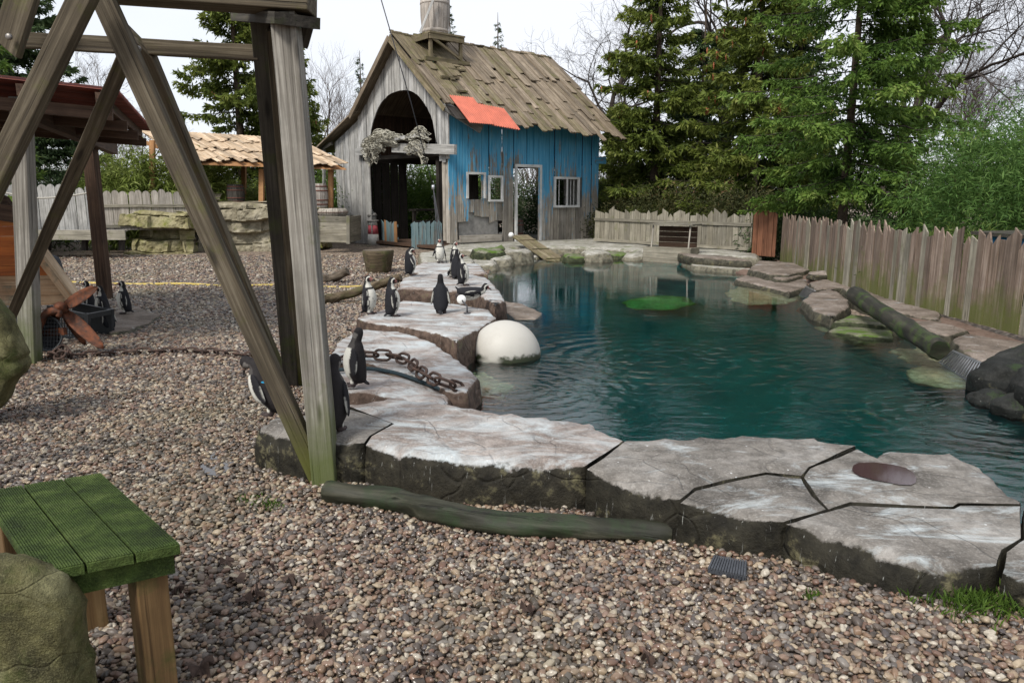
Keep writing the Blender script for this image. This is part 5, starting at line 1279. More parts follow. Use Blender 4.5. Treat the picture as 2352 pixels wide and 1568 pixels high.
# ---------------------------------------------------------------- far bank: nest box, sill
nbx = thing('nest_box', pz(1530, 603, 0), 'weathered wooden feeding box with open lid at the far water edge', 'box')
nY = 22.7
n0, n1 = pz(1478, 606, -.05), pz(1582, 612, -.05); nd_ = (n1 - n0).normalized(); nn_ = UP.cross(nd_)
for k in range(3): beam('board', n0 + UP * (.1 + k * .175), n1 + UP * (.1 + k * .175), .17, .05, MT['fencegreen'], nbx, UP)
for k in range(3): beam('side_board', n1 + UP * (.1 + k * .175), n1 + UP * (.1 + k * .175) + nn_ * .7, .17, .05, MT['fencegreen'], nbx, UP)
for k in range(3): beam('side_board', n0 + UP * (.1 + k * .175), n0 + UP * (.1 + k * .175) + nn_ * .7, .17, .05, MT['fencegreen'], nbx, UP)
beam('shelf', n0 + UP * .5 + nn_ * .35, n1 + UP * .5 + nn_ * .35, .7, .03, MT['fencegreen'], nbx, nn_)
for k in range(4): beam('back_board', n0 + UP * (.58 + k * .165) + nn_ * .68 + nd_ * .18, n1 + UP * (.58 + k * .165) + nn_ * .68 - nd_ * .06, .155, .04, MT['brown'], nbx, UP)
beam('lid', n0 + UP * 1.22 + nn_ * .45 + nd_ * .10, n1 + UP * 1.22 + nn_ * .45 + nd_ * .02, .75, .04, MT['fencegreen'], nbx, nn_)
for e, k in ((n0 + nd_ * .2, 0), (n1 - nd_ * .08, 1)): beam('prop_stick', e + UP * .52 + nn_ * .1, e + UP * 1.2 + nn_ * .2, .04, .03, MT['greylow'], nbx, nd_)
sl0, sl1 = pz(1595, 612, .12), pz(1738, 622, .12)
sill = thing('spillway', pz(1665, 622, 0), 'flat grey concrete spillway step at the far end of the pond', 'step')
pl = [sl0.xy, sl1.xy, (sl1 + YA * 1.6).xy, (sl0 + YA * 1.6).xy]
slab('step', [tuple(p) for p in pl], .14, -.6, MT['bankstone'], sill, step=.2, jit=.03, world=True, bev=.04)
slab('step', [tuple((Vector(p) + Vector((0, .5)))) for p in pl], .34, .1, MT['slabr'], sill, step=.2, jit=.05, world=True, bev=.06)
# blue roofed hut edge behind the right fence
bh = thing('hut', pY(2345, 560, 12.5), 'blue painted hut top showing behind the right board fence', 'hut')
beam('wall', pY(2310, 552, 12.6), pY(2480, 556, 12.6), .25, 1.2, MT['blueboard'], bh, UP)
beam('roof', pY(2296, 540, 12.5), pY(2490, 536, 12.5), .06, 1.6, MT['darkpost'], bh, UP)
# ---------------------------------------------------------------- penguins
def sstep(a, b, x): t = np.clip((x - a) / (b - a), 0, 1); return t * t * (3 - 2 * t)
def penguin_parts(flap=0.0):
    """canonical standing bird, facing +x, feet at z=0, 0.55 m tall; returns list of (V, F) shells"""
    rg = [(.030, -.045, .028, .035), (.045, -.040, .055, .062), (.07, -.028, .078, .084), (.11, -.012, .094, .100), (.16, .000, .102, .108), (.21, .008, .104, .110), (.26, .012, .101, .106),
          (.31, .012, .092, .098), (.35, .008, .080, .086), (.385, .002, .065, .068), (.415, -.002, .051, .052), (.44, .000, .045, .044), (.465, .008, .047, .042), (.49, .016, .052, .043),
          (.512, .020, .050, .041), (.532, .018, .040, .034), (.546, .014, .024, .021), (.552, .012, .006, .006)]
    # denser rings
    rg = np.array(rg); zz = np.linspace(0, len(rg) - 1, 64); rr = np.stack([np.interp(zz, np.arange(len(rg)), rg[:, i]) for i in range(4)], 1)
    sg = 40; an = np.linspace(0, 2 * math.pi, sg, endpoint=False); V = []
    for z, x, a, b in rr: V.append(np.stack([x + a * np.cos(an), b * np.sin(an), np.full(sg, z)], 1))
    V = np.concatenate(V); F = [(i * sg + k, i * sg + (k + 1) % sg, (i + 1) * sg + (k + 1) % sg, (i + 1) * sg + k) for i in range(63) for k in range(sg)]
    F += [tuple(range(sg - 1, -1, -1)), tuple(63 * sg + k for k in range(sg))]
    out = [(V, F)]
    def ell(c, r, rot=None, n_=12):
        bm = bmesh.new(); bmesh.ops.create_uvsphere(bm, u_segments=n_ + 4, v_segments=n_, radius=1)
        for v in bm.verts:
            v.co = Vector((v.co.x * r[0], v.co.y * r[1], v.co.z * r[2]))
            if rot: v.co.rotate(rot)
            v.co += Vector(c)
        res = (np.array([tuple(v.co) for v in bm.verts]), [tuple(v.index for v in f.verts) for f in bm.faces]); bm.free(); return res
    from mathutils import Euler
    for s in (-1, 1):
        f = flap if not isinstance(flap, tuple) else flap[0 if s < 0 else 1]
        ang = R(10) + f
        L = .125; c = Vector((-.012, s * (.092 + math.sin(ang) * L * .9), .355 - math.cos(ang) * L * .9))
        out.append(ell(c, (.034, .0125, L), Euler((s * ang, R(6), 0)), 14))
        out.append(ell((.042, s * .046, .013), (.056, .030, .013)))
        out.append(ell((.005, s * .046, .045), (.03, .03, .05)))
    out.append(ell((-.098, 0, .040), (.045, .03, .014), Euler((0, R(-35), 0))))
    bk = [(.045, .022, .020), (.068, .017, .014), (.095, .013, .009), (.118, .011, .007), (.128, .006, .004)]
    V = []; 
    for i, (x, h, w_) in enumerate(bk):
        zc = .497 - .003 * i - (.006 if i >= 3 else 0)
        for k in range(10): a = 6.2832 * k / 10; V.append((x, w_ * math.cos(a), zc + h * math.sin(a)))
    F = [(i * 10 + k, i * 10 + (k + 1) % 10, (i + 1) * 10 + (k + 1) % 10, (i + 1) * 10 + k) for i in range(4) for k in range(10)] + [tuple(range(9, -1, -1)), tuple(40 + k for k in range(10))]
    out.append((np.array(V), F)); return out
BLK, WHT = np.array((.008, .008, .010)), np.array((.60, .59, .53))
def penguin_color(P, adult=True, part=None):
    x, y, z = P[:, 0], np.abs(P[:, 1]), P[:, 2]; n_ = len(P)
    back = np.array((.013, .014, .018)) if adult else np.array((.017, .015, .016))
    C = np.tile(back, (n_, 1)) * (1 + .25 * np.array([noise.noise(Vector(p) * 40) for p in P]))[:, None]
    phi = np.arctan2(y, x + .01)
    lim = 1.22 + .25 * sstep(.12, .02, z)
    belly = (phi < lim) & (z < .40) & (z > .02) & (y < .105)
    C[belly] = WHT
    if adult:
        band = (((z > .362) & (z < .386) & (phi < 1.1)) | ((phi > .98) & (phi < 1.13) & (z > .08) & (z < .386))) & (y < .105); C[band] = BLK
        chest = (z >= .386) & (z < .425) & (phi < 1.5) & (x > -.02); C[chest] = WHT * .95
        head = z >= .425; C[head] = BLK
        d = np.hypot(x - .046, z - .492); ring = head & (d > .036) & (d < .050) & (y > .012) & (x < .06); C[ring] = WHT
        lower = head & (z < .452) & (x > .0) & (d > .036); C[lower] = WHT
        spots = belly & (np.array([noise.noise(Vector(p) * 70) for p in P]) > .52); C[spots] = BLK
    else:
        thr = (z > .37) & (z < .46) & (phi < 1.5) & (x > 0); C[thr] = np.array((.06, .055, .052))
        chk = (z > .455) & (z < .50) & (y > .015) & (x > .005); C[chk] = np.array((.15, .14, .13))
        C[(z > .40) & (z < .43) & (phi < .9)] = np.array((.045, .042, .04))
    bkb = (z > .46) & (x > .050) & (x < .070); C[bkb] = np.array((.28, .13, .11)) if adult else np.array((.16, .11, .09))
    C[(z > .46) & (x >= .070)] = np.array((.022, .020, .020))
    eye = np.hypot(x - .046, z - .506) < .0065; C[eye & (y > .02)] = np.array((.10, .015, .01)) if adult else np.array((.01, .01, .01))
    feet = (z < .03) & (x > -.02); C[feet] = np.array((.045, .035, .035))
    lg = (z < .045) & (x > -.03) & (y > .02) & (x < .05); C[lg] = np.array((.06, .045, .045))
    return C
pm, nt, b = new_mat('penguin_plumage', .75)
b.inputs['Specular IOR Level'].default_value = .15
a_ = nd(nt, 'Attribute', attribute_name='plumage')
fn = nse(nt, nd(nt, 'TexCoord').outputs['Object'], 130, 3, .6)
nt.links.new(mixc(nt, mrange(nt, fn, .3, .7, 0, .2), a_.outputs['Color'], (.05, .045, .04)), b.inputs['Base Color']); bump(nt, b, fn, .25, .004)
bandm = plain('ring_band', (.02, .28, .5), .4, .1, 5, bs=0)
def penguin(px, py, z, yaw, label, adult=True, scale=1.0, lean=0, hp=0, hy=0, flap=0.0, prone=0, vox=.0075, band=None, world=None):
    shells = penguin_parts(flap); Vs = []; Fs = []; off = 0; Cs = []
    for k, (V, F) in enumerate(shells):
        Cc = penguin_color(V, adult)
        if k in (1, 4):                                   # flippers: dark outside, pale inside edge
            Cc[:] = np.array((.012, .012, .015)); ed = V[:, 0] < (-.036 if adult else -.042); Cc[ed] = WHT * .7
        Vs.append(V); Fs += [tuple(i + off for i in f) for f in F]; off += len(V); Cs.append(Cc)
    V = np.concatenate(Vs); C = np.concatenate(Cs)
    # pose: head, then lean
    wh = sstep(.385, .47, V[:, 2])
    piv = Vector((.0, 0, .42)); out = np.empty_like(V)
    for i, (p, w_) in enumerate(zip(V, wh)):
        q = Vector(p)
        if w_ > 0:
            q = piv + Matrix.Rotation(R(hy) * w_, 3, 'Z') @ (Matrix.Rotation(R(hp) * w_, 3, 'Y') @ (q - piv))
        wl = min(1, max(0, (p[2] - .03) / .16)); wl = wl * wl * (3 - 2 * wl)
        q2 = Vector((-.02, 0, .06)); q = q2 + Matrix.Rotation(R(lean) * wl, 3, 'Y') @ (q - q2)
        out[i] = q
    src = bpy.data.meshes.new('tmp'); src.from_pydata(out.tolist(), [], Fs); to = bpy.data.objects.new('tmp', src); COL.objects.link(to)
    md = to.modifiers.new('r', 'REMESH'); md.mode = 'VOXEL'; md.voxel_size = vox; md.use_smooth_shade = True
    sm = to.modifiers.new('s', 'SMOOTH'); sm.iterations = 3; sm.factor = .5
    dg = bpy.context.evaluated_depsgraph_get(); ev_ = to.evaluated_get(dg); m2 = bpy.data.meshes.new_from_object(ev_); bpy.data.objects.remove(to); bpy.data.meshes.remove(src)
    kd = kdtree.KDTree(len(out))
    for i, p in enumerate(out): kd.insert(Vector(p), i)
    kd.balance()
    cols = np.ones((len(m2.vertices), 4), np.float32)
    for i, v in enumerate(m2.vertices):
        hits = kd.find_n(v.co, 3); cols[i, :3] = sum(C[h[1]] / (h[2] + 1e-4) for h in hits) / sum(1 / (h[2] + 1e-4) for h in hits)
    at = m2.attributes.new('plumage', 'FLOAT_COLOR', 'POINT'); at.data.foreach_set('color', cols.ravel())
    m2.materials.clear(); m2.materials.append(pm); m2.name = 'penguin'
    m2.polygons.foreach_set('use_smooth', np.ones(len(m2.polygons), bool))
    loc = world or pz(px, py, z)
    M = Matrix.Translation(loc) @ Matrix.Rotation(R(yaw), 4, 'Z')
    if prone: M = M @ Matrix.Translation((-.2, 0, .10)) @ Matrix.Rotation(R(prone), 4, 'Y')
    M = M @ Matrix.Scale(scale, 4)
    o = bpy.data.objects.new('penguin', m2); link(o, None, M); prop(o, label, 'penguin')
    if band is not None:
        t = bpy.data.objects.new('wing_band', mesh_of('wing_band', *tube_geo([(.036 * math.cos(a * .3927), .016 * math.sin(a * .3927), 0) for a in range(16)], .004, 6, closed=True), bandm, True)); link(t, o, M @ Matrix.Translation((-.012, band * .112, .285)))
    return o
penguin(816, 886, .285, 178, 'brown headed young penguin standing upright on the slab beside the chain, beak raised', False, 1.0, hp=-22, lean=-4, flap=.05, vox=.006)
penguin(632, 952, .315, 165, 'young penguin bending its head down behind the diagonal beam', False, 1.02, lean=24, hp=38, vox=.006, band=1)
penguin(766, 990, .315, 75, 'dark backed young penguin half hidden behind the thick front post', False, 1.05, lean=4, hp=12, vox=.006)
penguin(849, 722, .38, -12, 'white fronted penguin of the pair on the terrace, facing its companion', True, 1.0, hp=4, lean=-3)
penguin(903, 727, .38, 28, 'penguin of the pair on the terrace turning its dark back', True, 1.0, hp=10, hy=-8, lean=-4)
penguin(1013, 720, .38, 88, 'penguin seen straight from behind next to the round spotlight', True, 1.02, hp=-8)
penguin(1078, 693, .50, 10, 'penguin lying flat on its belly behind the round spotlight', True, .95, prone=82, hp=-60, lean=0)
penguin(1066, 656, .50, 8, 'upright penguin with bright white front near the end of the cable', True, 1.0, hp=-8, lean=-8, flap=(.1, .25))
penguin(1049, 640, .51, 60, 'dark penguin standing close behind the white fronted penguin at the cable', True, .98, hp=8)
penguin(1037, 636, .51, -40, 'penguin crouching with lowered head among the group at the cable', True, .8, lean=35, hp=30)
penguin(1045, 612, .53, -35, 'penguin at the back of the group by the cable, looking right', True, .98, hp=4)
penguin(1010, 603, .53, -70, 'small far penguin with full white front left of the cable', True, .98, flap=.12)
penguin(944, 632, .52, 30, 'penguin preening its chest with one flipper held out by the stump', True, 1.05, lean=-6, hp=48, hy=-30, flap=(.7, .2))
penguin(288, 720, .075, 205, 'white fronted penguin standing on the flat wet rock by the shelter post', True, 1.0, hp=-4, hy=-15)
penguin(240, 734, .075, 195, 'penguin standing in front of the brown shelter post beside the crate', True, 1.0, hp=4)
penguin(206, 716, .03, 180, 'penguin whose head shows above the rusty propeller blade', True, .98, hp=-6)
penguin(252, 758, .075, 150, 'penguin crouching at the corner of the black crate', True, .82, lean=8, hp=10)
# ---------------------------------------------------------------- vegetation
def blades(P, D, L, Wd, var, nrm=None, bend=0.0):
    """one quad (kite) per leaf; P base points, D directions, returns V, F, attr"""
    n_ = len(P); D = D / np.linalg.norm(D, axis=1, keepdims=True)
    r_ = rng.normal(size=(n_, 3)) if nrm is None else nrm
    sd_ = np.cross(D, r_); sd_ /= np.linalg.norm(sd_, axis=1, keepdims=True) + 1e-9
    mid = P + D * (L * .45)[:, None]; tip = P + D * L[:, None]; tip[:, 2] -= L * bend
    V = np.empty((n_, 4, 3)); V[:, 0] = P; V[:, 1] = mid + sd_ * (Wd / 2)[:, None]; V[:, 2] = tip; V[:, 3] = mid - sd_ * (Wd / 2)[:, None]
    F = np.arange(n_ * 4).reshape(n_, 4); return V.reshape(-1, 3), F, np.repeat(var, 4)
def tubes_np(segs, sides=5):
    """segs: list of (p0, p1, r0, r1) -> merged prism tubes"""
    p0 = np.array([s[0] for s in segs], float); p1 = np.array([s[1] for s in segs], float); r0 = np.array([s[2] for s in segs]); r1 = np.array([s[3] for s in segs])
    d = p1 - p0; d /= np.linalg.norm(d, axis=1, keepdims=True) + 1e-9
    ref = np.where(np.abs(d[:, 2:3]) > .9, np.array([[1., 0, 0]]), np.array([[0, 0, 1.]])); a = np.cross(d, ref); a /= np.linalg.norm(a, axis=1, keepdims=True); b = np.cross(d, a)
    n_ = len(segs); V = np.empty((n_, 2, sides, 3))
    for k in range(sides):
        an = 2 * math.pi * k / sides; o = a * math.cos(an) + b * math.sin(an); V[:, 0, k] = p0 + o * r0[:, None]; V[:, 1, k] = p1 + o * r1[:, None]
    base = (np.arange(n_) * 2 * sides)[:, None]; F = []
    for k in range(sides):
        k2 = (k + 1) % sides; F.append(np.stack([base[:, 0] + k, base[:, 0] + k2, base[:, 0] + sides + k2, base[:, 0] + sides + k], 1))
    return V.reshape(-1, 3), np.concatenate(F)
def conifer(name, loc, Hh, Rr, mat, label, start=.05, density=1.0, droop=.35, seed=1, group=None, cones=0, bark='bark', zmax=None, whorl=.42, tw=.55, curl=.25, nb=6, clip=None, needle=(.24, .07), trunk_r=None, hang=.5, step=.055):
    """spruce / fir: whorls of boughs carrying hanging twigs set with needle sprays"""
    g = np.random.default_rng(seed); loc = np.array(loc, float); o = thing(name, loc, label, 'tree', group)
    tr = trunk_r or Hh * .016; top = Hh; segs = []; k = 12
    for i in range(k): segs.append((loc + [0, 0, Hh * i / k], loc + [0, 0, Hh * (i + 1) / k], tr * (1 - i / k) + .02, tr * (1 - (i + 1) / k) + .015))
    V, F = tubes_np(segs, 10); mk('trunk', V, F, MT[bark], o, True)
    bs = []; BP, BD, BL, BW, BV = [], [], [], [], []; CP = []
    z = Hh * start
    while z < Hh * .985 and (zmax is None or z < zmax):
        t = z / Hh; Lm = Rr * (1 - t) ** .85 * (1 if t > start + .08 else .8)
        for j in range(nb):
            a = g.uniform(0, 6.283); L = Lm * g.uniform(.62, 1.12)
            if L < .12: continue
            out = np.array([math.cos(a), math.sin(a), 0]); zz = z + g.uniform(-.5, .5) * whorl
            if clip and clip(loc + out * L * .7): continue
            m_ = max(5, int(L / .25)); ts = np.linspace(0, 1, m_)
            rise = .25 * (t - .4)
            P = loc + np.array([0, 0, zz]) + out * (ts * L)[:, None]; P[:, 2] += L * (rise * ts - droop * (1 - t * .7) * ts ** 1.4 + curl * ts ** 3)
            P += g.normal(0, .02, P.shape) * ts[:, None] * 2
            for i in range(m_ - 1): bs.append((P[i], P[i + 1], .009 + .010 * L * (1 - ts[i]) * .5, .007 + .010 * L * (1 - ts[i + 1]) * .5))
            side = np.cross(out, [0, 0, 1]); ntw = max(6, int(L * 20 * density)); s_ = g.uniform(.04, 1, ntw) ** .85
            bvar = g.uniform(-.18, .18)
            sgn = np.where(g.random(ntw) < .5, 1., -1.); c = np.stack([np.interp(s_, ts, P[:, e]) for e in range(3)], 1)
            tl = tw * (.35 + .75 * (1 - s_)) * min(1, L * .6 + .25) * g.uniform(.6, 1.2, ntw)
            d = out * g.uniform(.35, .9, ntw)[:, None] + side * (sgn * g.uniform(.4, 1.0, ntw))[:, None]; d[:, 2] -= hang * g.uniform(.2, 1.4, ntw); d /= np.linalg.norm(d, axis=1, keepdims=True)
            nn_ = max(4, int(tw * .75 / step)); u_ = np.linspace(.08, 1, nn_)
            PP = c[:, None] + d[:, None] * (u_[None] * tl[:, None])[..., None]; PP[..., 2] -= hang * .35 * tl[:, None] * u_[None] ** 2
            DD = d[:, None] * .75 + g.normal(0, .42, (ntw, nn_, 3)); DD[..., 2] -= .12; m2 = ntw * nn_
            BP.append(PP.reshape(-1, 3)); BD.append(DD.reshape(-1, 3)); BL.append(needle[0] * g.uniform(.6, 1.25, m2)); BW.append(needle[1] * g.uniform(.7, 1.4, m2))
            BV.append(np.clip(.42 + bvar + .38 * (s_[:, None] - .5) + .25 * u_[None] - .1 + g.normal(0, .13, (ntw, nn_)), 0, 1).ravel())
            if cones and t > .35 and g.random() < cones:
                for _ in range(g.integers(1, 4)): s = g.uniform(.75, 1); CP.append([np.interp(s, ts, P[:, e]) for e in range(3)])
        z += whorl * g.uniform(.75, 1.25)
    V, F = tubes_np(bs, 4); mk('boughs', V, F, MT['barkdark'], o, True, kind='stuff')
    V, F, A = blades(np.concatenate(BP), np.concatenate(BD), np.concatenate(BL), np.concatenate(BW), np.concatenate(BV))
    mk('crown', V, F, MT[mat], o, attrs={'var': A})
    if CP:
        CP = np.array(CP); sg2 = [(c, c - np.array([0, 0, .11]), .02, .042) for c in CP] + [(c - np.array([0, 0, .11]), c - np.array([0, 0, .28]), .042, .012) for c in CP]
        V, F = tubes_np(sg2, 6); co = mk('cones', V, F, MT['cone'], o, True); co['kind'] = 'stuff'
    return o
def bare_tree(name, loc, Hh, r0, label, seed, mat='barkdark', group=None, spread=.55, depth=6, lean=(0, 0), gn=.35, upb=.12, first=None, kids=(2, 4), sides=5):
    g = np.random.default_rng(seed); o = thing(name, loc, label, 'tree', group); main, twg = [], []
    def grow(p, d, L, r_, lev):
        n_ = 5 if lev < 3 else 3; q = np.array(p, float); dd = np.array(d, float)
        for i in range(n_):
            dd = dd + g.normal(0, gn * (.35 if lev == 0 else 1) / math.sqrt(n_) , 3) + np.array([0, 0, upb * .3]); dd /= np.linalg.norm(dd)
            e = q + dd * L / n_; ra, rb = r_ * (1 - .45 * i / n_), r_ * (1 - .45 * (i + 1) / n_)
            (main if lev < 2 else twg).append((q, e, ra, rb)); q = e
            if lev < depth and i >= (2 if lev == 0 else 1):
                for _ in range(g.integers(*kids) if lev else g.integers(1, 3)):
                    a = g.normal(size=3); a -= dd * a.dot(dd); a /= np.linalg.norm(a) + 1e-9
                    nd_ = dd * math.cos(spread * g.uniform(.6, 1.5)) + a * math.sin(spread * g.uniform(.6, 1.5)); nd_[2] += upb
                    if g.random() < .8: grow(q, nd_ / np.linalg.norm(nd_), L * g.uniform(.5, .75), max(rb * g.uniform(.45, .65), .006), lev + 1)
        if lev < depth: grow(q, dd + g.normal(0, .2, 3), L * .65, max(r_ * .5, .006), lev + 1)
    grow(loc, first or (lean[0], lean[1], 1), Hh * .42, r0, 0)
    V, F = tubes_np(main, 8); mk('trunk', V, F, MT[mat], o, True)
    V, F = tubes_np(twg, 3); mk('crown', V, F, MT[mat], o)
    return o
def bush(name, loc, size, n_, mat, label, leaf=(.2, .03), seed=1, group=None, droop=.4, clumps=60, stems=8, updir=.2, cat='bush', shell=.55):
    g = np.random.default_rng(seed); loc = np.array(loc, float); size = np.array(size, float); o = thing(name, loc, label, cat, group)
    th = g.uniform(0, 6.283, clumps); ph = np.arccos(g.uniform(-.25, 1, clumps)); rr = g.uniform(shell, 1.0, clumps)
    cc = np.stack([np.sin(ph) * np.cos(th), np.sin(ph) * np.sin(th), np.cos(ph)], 1) * rr[:, None] * size + loc + [0, 0, size[2] * .25]
    k = g.integers(0, clumps, n_); off = g.normal(0, 1, (n_, 3)) * size.min() * .20; P = cc[k] + off
    P[:, 2] = np.maximum(P[:, 2], loc[2] + .02)
    D = (P - (loc + [0, 0, size[2] * .2])); D /= np.linalg.norm(D, axis=1, keepdims=True) + 1e-9; D = D * .6 + g.normal(0, .55, (n_, 3)); D[:, 2] += updir - droop
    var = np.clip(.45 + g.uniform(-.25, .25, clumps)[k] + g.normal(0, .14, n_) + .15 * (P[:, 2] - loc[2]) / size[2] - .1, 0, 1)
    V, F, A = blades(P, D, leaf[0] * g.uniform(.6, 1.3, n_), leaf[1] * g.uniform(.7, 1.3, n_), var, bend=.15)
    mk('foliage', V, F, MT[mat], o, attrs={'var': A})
    sg = [(loc + [g.normal(0, .1 * size[0]), g.normal(0, .1 * size[1]), 0], cc[g.integers(0, clumps)], .02, .008) for _ in range(stems)]
    V, F = tubes_np(sg, 5); mk('stems', V, F, MT['bark'], o)
    return o
def at(x, Y, z=0.0): p = pY(x, 500, Y); return (p.x, Y, z)
G1 = 'trees behind the right bank'
conifer('spruce_tree', at(1500, 33), 14.0, 4.3, 'spruce', 'olive green spruce with reddish cones just right of the boathouse', seed=3, cones=.35, zmax=12, start=.06, needle=(.25, .072), whorl=.40)
conifer('spruce_tree', at(1722, 30), 14.5, 4.0, 'spruce', 'dark spruce hung with many red brown cones between olive spruce and green fir', seed=5, cones=.6, zmax=11.5, start=.07, needle=(.25, .072), whorl=.40)
conifer('fir_tree', at(1935, 21.0), 13.0, 4.9, 'fir', 'fresh green fir with long drooping boughs behind the brown board fence', seed=8, zmax=9.0, start=.175, droop=.24, hang=.65, needle=(.16, .046), step=.045, whorl=.36, tw=.6, trunk_r=.13, curl=.10, density=1.2)
conifer('fir_tree', at(2075, 18.5), 2.6, 1.5, 'fir', 'small young fir standing under the big green fir', seed=9, needle=(.12, .035), whorl=.22, tw=.3, trunk_r=.04)
conifer('spruce_tree', at(1600, 37), 11.0, 3.6, 'darkfir', 'dark spruce standing in the gap behind the cone bearing spruces', seed=10, zmax=10, needle=(.27, .085), step=.065)
conifer('spruce_tree', at(1420, 38), 6.8, 3.0, 'spruce', 'lower bushy spruce close behind the blue boathouse wall', seed=12, needle=(.27, .085), step=.065)
conifer('spruce_tree', at(1812, 33), 12.0, 3.2, 'darkfir', 'tall dark spruce half hidden behind the green fir', seed=14, zmax=11, needle=(.27, .085), step=.065)
conifer('spruce_tree', at(565, 38), 15.5, 4.6, 'spruce', 'tall spruce rising behind the shingle roofed shelter', seed=21, cones=.25, zmax=13, start=.08, needle=(.27, .085), step=.065)
conifer('spruce_tree', at(60, 33), 15.0, 5.0, 'darkfir', 'large dark conifer behind the red shelter roof', seed=23, zmax=12.5, needle=(.27, .085), step=.065, droop=.2, hang=.25)
conifer('spruce_tree', at(-60, 26.5, .3), 11.0, 3.4, 'fir', 'green conifer beside the crossing beams at the shelter roof', seed=24, zmax=10, needle=(.25,.075))
conifer('spruce_tree', at(700, 44), 11.0, 3.2, 'spruce', 'smaller spruce left of the boathouse lean-to', seed=26, cones=.3, needle=(.3, .09), step=.07)
for i, (x, Y, h, lb) in enumerate(((1040, 60, 16.8, 'thin young spruce tip right of the roof barrel'), (1145, 62, 16.2, 'thin young spruce tip above the middle of the boathouse roof'), (1085, 66, 14.2, 'faint low spruce tip between two taller tips above the roof'), (1235, 66, 13.8, 'faint low spruce tip above the end of the roof ridge'), (840, 60, 13.0, 'slim spruce left of the boathouse gable'))):
    conifer('spruce_tree', at(x, Y), h, 2.0, 'darkfir', lb, seed=40 + i, needle=(.22, .04), whorl=.6, nb=5, density=.6, start=.35, tw=.4)
# bare trees
bare_tree('oak_tree', at(1665, 40), 17, .42, 'gnarled bare oak rising behind the cone bearing spruces', 31, depth=5, spread=.75, gn=.55, kids=(1, 3))
bare_tree('oak_tree', at(1405, 46), 15, .30, 'bare crooked tree spreading over the boathouse roof end', 33, depth=5, spread=.8, gn=.6, kids=(1, 3), lean=(-.1, 0))
bare_tree('oak_tree', at(2010, 30), 13, .34, 'bare oak with thick dark limbs reaching right above the fir', 36, depth=5, spread=.75, gn=.5, kids=(1, 3), lean=(.25, 0))
bare_tree('bare_tree', at(2330, 38), 13, .26, 'bare twiggy tree behind the green bamboo', 38, depth=5, spread=.6, kids=(2, 3), mat='barkdark')
bare_tree('bare_tree', at(2200, 48), 11, .2, 'far bare tree between fir and bamboo', 39, depth=5, spread=.5, kids=(2, 3), mat='twig')
bare_tree('bare_tree', at(765, 52), 12, .12, 'thin bare birch left of the boathouse', 41, depth=4, spread=.35, mat='twig', kids=(1, 3))
bare_tree('bare_tree', at(800, 55), 10, .10, 'slender bare sapling nearest the boathouse lean-to', 42, depth=4, spread=.35, mat='twig', kids=(1, 3))
bare_tree('bare_tree', at(270, 45), 10, .14, 'thin bare tree between dark conifer and tall spruce', 43, depth=5, spread=.5, mat='twig', kids=(1, 3))
bare_tree('bare_tree', at(330, 50), 8, .12, 'low bare tree beside the tall spruce', 44, depth=5, spread=.55, mat='twig', kids=(1, 3))
# bushes
bush('bamboo', at(300, 28.5, .3), (1.7, 1.2, 2.8), 13000, 'bamboo', 'yellow green bamboo behind the beige picket fence', (.34, .045), 51, droop=.75, clumps=120, cat='bamboo')
bush('bamboo', at(440, 29.2, .3), (1.9, 1.2, 2.6), 13000, 'bamboo', 'yellow green bamboo under the left end of the shingle roof', (.34, .045), 52, droop=.75, clumps=120, cat='bamboo')
bush('bamboo', at(545, 31.5, .3), (2.2, 1.0, 1.9), 8000, 'bamboo', 'low bamboo clump behind the black barrel', (.34, .045), 53, droop=.75, clumps=80, cat='bamboo')
bush('bamboo', at(2290, 16.5), (1.9, 1.6, 3.3), 26000, 'bamboogreen', 'tall fresh green bamboo thicket behind the right board fence', (.17, .026), 54, droop=.45, clumps=260, cat='bamboo')
bush('bamboo', at(2430, 14.5), (1.4, 1.4, 3.3), 12000, 'bamboogreen', 'green bamboo thicket at the far right end of the fence', (.17, .026), 55, droop=.45, clumps=160, cat='bamboo')
bush('juniper_bush', at(2200, 14.2, .1), (1.25, .9, .95), 14000, 'juniper', 'spreading yellow green juniper leaning over the board fence', (.14, .018), 56, droop=.05, updir=.25, clumps=150)
for i, (x, Y, sx, sz, m_, lb) in enumerate(((1560, 29.5, 2.6, 1.9, 'shrub', 'dark brown green shrub behind the pale board fence'), (1440, 31.5, 2.0, 1.6, 'shrub', 'loose shrub beside the right corner of the boathouse'), (1700, 26.5, 2.0, 1.8, 'shrub', 'dark shrub behind the reddish board panel'),
        (1830, 23.5, 1.6, 1.5, 'darkfir', 'evergreen shrub left of the fir trunk'), (2030, 22, 2.2, 1.8, 'bamboogreen', 'green shrub right of the fir trunk'), (2010, 18.5, .8, 1.2, 'darkfir', 'dark evergreen shrub right behind the bend of the board fence'), (2230, 24, 2.5, 2.6, 'fir', 'large green shrub behind the juniper'),
        (130, 29.5, 3.2, 2.6, 'darkfir', 'dark evergreen hedge behind the rounded picket fence'), (-40, 29, 2.5, 2.8, 'darkfir', 'dark evergreen hedge at the left end of the picket fence'), (640, 33, 2.4, 2.2, 'darkfir', 'dark shrub behind the right posts of the shingle roof'),
        (735, 36, 2.4, 2.4, 'darkfir', 'dark shrub beside the grey barrel'), (1400, 36, 2.6, 2.6, 'shrub', 'brown green thicket behind the right corner of the boathouse'))):
    bush('shrub', at(x, Y), (sx, sx * .6, sz), 9000, m_, lb, (.16, .04), 60 + i, droop=.1, clumps=110)
